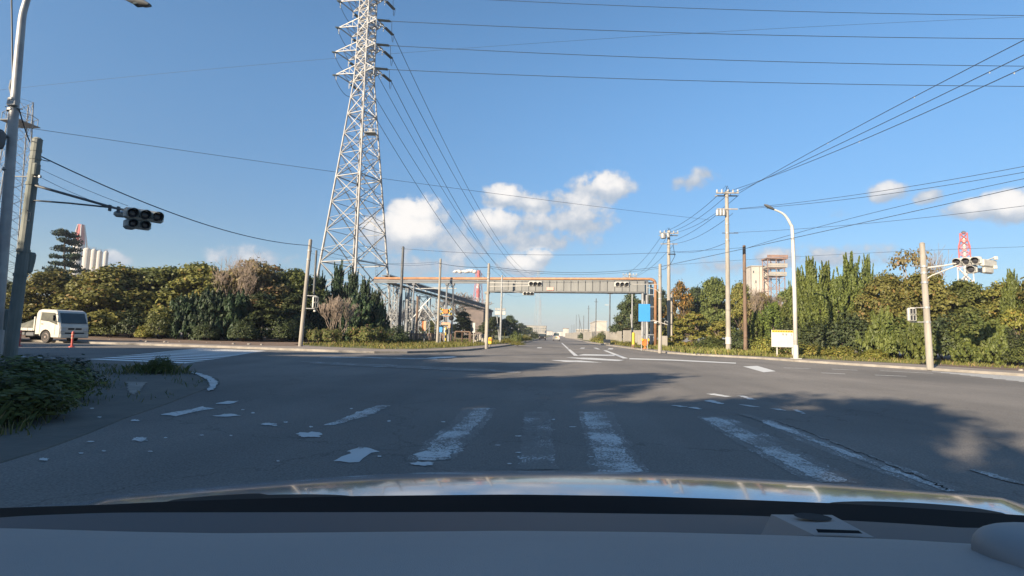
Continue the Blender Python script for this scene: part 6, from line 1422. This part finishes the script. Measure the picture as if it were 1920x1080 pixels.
# dark car beyond it on the left
Cn = Veh('parked_car', 'small dark car standing at the left road edge beyond the pipe bridge', 'car', (P(1017, 636, 118).x, 118, .01), R(-90))
pr = [(2.0, .35), (2.05, .65), (1.9, .85), (1.0, .98), (.45, 1.38), (-1.2, 1.42), (-1.85, 1.0), (-2.0, .8), (-2.0, .35)]; m = MB(); m.extrude([(x, -.78, z) for x, z in pr], (0, 1.56, 0)); bd_ = Cn.part('body', m, 'black')
m = MB(); m.extrude([(1.03, -.66, .99), (1.03, .66, .99), (.50, .58, 1.35), (.50, -.58, 1.35)], (.02, 0, .02)); Cn.part('windscreen', m, 'glass_dark', bd_)
for s in (-1, 1):
    m = MB(); m.box((2.02, s * .6, .68), (.05, .26, .12), None, .01); Cn.part('headlight', m, 'white', bd_); wheel(Cn, 1.25, s * .76, .31, .18, s); wheel(Cn, -1.25, s * .76, .31, .18, s)
# ------------------------------------------------------------------ the car the view is taken from: bonnet, cowl and dashboard
CR = Thing('car', 'silver-blue bonnet, black cowl and grey dashboard of the car the view is taken from', 'car', (0, .6, 0))
def interp(tab, u):
    for (a, va), (b_, vb) in zip(tab[:-1], tab[1:]):
        if u <= b_: t = (u - a) / (b_ - a); t = t * t * (3 - 2 * t) * .3 + t * .7; return va + (vb - va) * t
    return tab[-1][1]
def lin(tab, x):
    xs = [a for a, _ in tab]; return float(np.interp(x, xs, [b_ for _, b_ in tab]))
U = list(np.linspace(-160, 2080, 57))
VE = [(-160, 972), (0, 957), (180, 943), (330, 922), (540, 900), (740, 887), (960, 882), (1250, 886), (1500, 902), (1700, 919), (1920, 943), (2080, 966)]
VC = [(-160, 975), (0, 968), (180, 963), (320, 957), (650, 948), (960, 945), (1200, 948), (1400, 954), (1600, 962), (1920, 982), (2080, 994)]
def smooth(tab, u, w=90): return sum(lin(tab, u + d * w / 3) for d in (-3, -2, -1, 0, 1, 2, 3)) / 7
rows = [[] for _ in range(16)]
for u in U:
    ye = 1.62 - .62 * abs((u - 1000) / 1120) ** 2.6; yc = 1.02 - .16 * ((u - 1000) / 1120) ** 2
    ve = smooth(VE, u); E = P(u, ve, ye); Cc = P(u, max(smooth(VC, u), ve + 4), yc)
    for k in range(16):
        t = k / 11
        if k <= 11:
            p = Cc.lerp(E, t); p.z += .030 * math.sin(math.pi * t) * (1 - .5 * t) * (1 if ve < 940 else .5)
            if t > .85: p.z -= 0.0
        else:
            j = k - 11; p = E + Vector((0, .10 * j * (1 - .1 * j), -.010 * j - .028 * j * j))
        rows[k].append(p)
m = MB(); m.grid(rows); CR.part('bonnet', m, MT['hood'], smooth=True)
# black cowl and painted windscreen border
VB = [(-160, 962), (0, 952), (180, 947), (320, 940), (650, 930), (960, 927), (1200, 930), (1400, 937), (1600, 945), (1920, 966), (2080, 980)]
VBL = [(-160, 992), (0, 972), (200, 964), (960, 963), (1400, 969), (1700, 985), (1920, 1001), (2080, 1014)]
r0 = []; r1 = []; r2 = []; r3_ = []
for u in U:
    y = .90 - .10 * ((u - 1000) / 1120) ** 2
    a = P(u, smooth(VB, u, 40), y); c = P(u, smooth(VBL, u, 60), y - .09)
    r0.append(a + Vector((0, .06, -.05))); r1.append(a); r2.append(c); r3_.append(c + Vector((0, -.01, -.05)))
m = MB(); m.grid([r0, r1, r2, r3_]); CR.part('cowl', m, MT['cowl'])
# humps of the parked wipers over the cowl
for (u0, u1, vt, lb) in ((305, 668, 921, ''), (1545, 1895, 934, '')):
    top = []; bot = []; tb2 = []
    for k in range(25):
        t = k / 24; u = u0 + (u1 - u0) * t; y = .93; hgt = math.sin(math.pi * min(1, t * 1.0)) ** .45
        if u0 > 1000: vv = smooth(VB, u, 40) + 3 - (11 + 4 * t) * hgt * (1 if t < .8 else 1 - .25 * (t - .8) / .2)
        else: vv = smooth(VB, u, 40) + 3 - (13 - 3 * (t > .5)) * hgt
        top.append(P(u, vv, y)); bot.append(P(u, smooth(VB, u, 40) + 6, y - .04)); tb2.append(P(u, vv, y) + Vector((0, .05, -.03)))
    m = MB(); m.grid([tb2, top, bot]); CR.part('wiper_cover', m, MT['black'], smooth=True)
# lower dashboard shelf behind the glass
r = [[], [], []]
for u in U:
    r[0].append(P(u, smooth(VBL, u, 60) - 3, .79 - .08 * ((u - 1000) / 1120) ** 2)); r[1].append(P(u, 990, .66)); r[2].append(P(u, 1030, .56))
m = MB(); m.grid(r); CR.part('dashboard_shelf', m, MT['dash_low'], smooth=True)
# dashboard top with its rounded leading edge
VD = [(-160, 992), (0, 990), (250, 997), (420, 1000), (960, 995), (1250, 998), (1480, 1004), (1700, 1012), (1850, 1022), (2080, 1042)]
prof = [(.0, .0), (.015, -.004), (.028, -.016), (.034, -.034)]
rws = [[] for _ in range(11)]
for u in U:
    e = P(u, smooth(VD, u, 30), .53 - .05 * ((u - 1000) / 1120) ** 2)
    near = P(u, 1150, .30)
    for k in range(7):
        t = k / 6; p = near.lerp(e, t); p.z += .012 * math.sin(math.pi * t); rws[k].append(p)
    for j, (dy, dz) in enumerate(prof): rws[7 + j].append(e + Vector((0, dy * .6 + .003, dz - .0015)))
m = MB(); m.grid(rws); CR.part('dashboard', m, MT['dash'], smooth=True)
# sensor housing on the shelf: a low wedge with a dark oval
def pp(u, v, y): return P(u, v, y)
top = [pp(1446, 968, .62), pp(1560, 969, .62), pp(1640, 1012, .52), pp(1528, 1008, .52)]
m = MB(); tp_ = [p + Vector((0, 0, .002)) for p in top]; bt = [p + Vector(((-.012, -.012, .0, 0)[i_], (0, 0, 0, 0)[i_], -.022)) for i_, p in enumerate(top)]
m.add(tp_ + bt, [(0, 1, 2, 3), (4, 7, 6, 5), (0, 4, 5, 1), (1, 5, 6, 2), (2, 6, 7, 3), (3, 7, 4, 0)]); hs_ = CR.part('sensor_housing', m, MT['dash'])
m = MB(); c = pp(1524, 979, .595) + Vector((0, 0, .004)); m.add([c + Vector((math.cos(a) * .019, math.sin(a) * .012, .0016)) for a in np.linspace(0, 6.0, 18)], [tuple(range(18))]); CR.part('sensor_window', m, MT['black'], hs_)
m = MB(); q = [pp(1530, 1001, .525), pp(1610, 1004, .525), pp(1618, 1010, .518), pp(1534, 1008, .518)]; m.add([p + Vector((0, 0, .0045)) for p in q], [(0, 1, 2, 3)]); CR.part('sensor_slot', m, MT['cowl'], hs_)
# rounded instrument hood at the right
rr = []
c = P(2125, 1098, .36)
for i in range(13):
    ph = math.pi * .5 * i / 12; row = []
    for j in range(33):
        a = 2 * math.pi * j / 32; rad = math.sin(ph) ** .55; x = math.copysign(abs(math.cos(a)) ** .7, math.cos(a)); y = math.copysign(abs(math.sin(a)) ** .7, math.sin(a))
        row.append(c + Vector((.062 * rad * x, .075 * rad * y, .026 * math.cos(ph) ** .6 - .006)))
    rr.append(row)
rr.append([p + Vector((0, 0, -.05)) for p in rr[-1]])
m = MB(); m.grid(rr); CR.part('instrument_hood', m, MT['dash_lid'], smooth=True)

# ------------------------------------------------------------------ the air
m = MB(); m.box((0, 1000, 32), (5200, 3000, 66)); hz = fin(m, 'haze', None)
hm = bpy.data.materials.new('haze'); hm.use_nodes = True; hn = hm.node_tree.nodes; hn.clear(); ho = hn.new('ShaderNodeOutputMaterial'); hv = hn.new('ShaderNodeVolumePrincipled')
hv.inputs['Color'].default_value = (.80, .88, 1, 1); hv.inputs['Density'].default_value = .00045; hv.inputs['Anisotropy'].default_value = .2
hm.node_tree.links.new(hv.outputs[0], ho.inputs['Volume']); hz.data.materials.clear(); hz.data.materials.append(hm); tag(hz, kind='stuff')
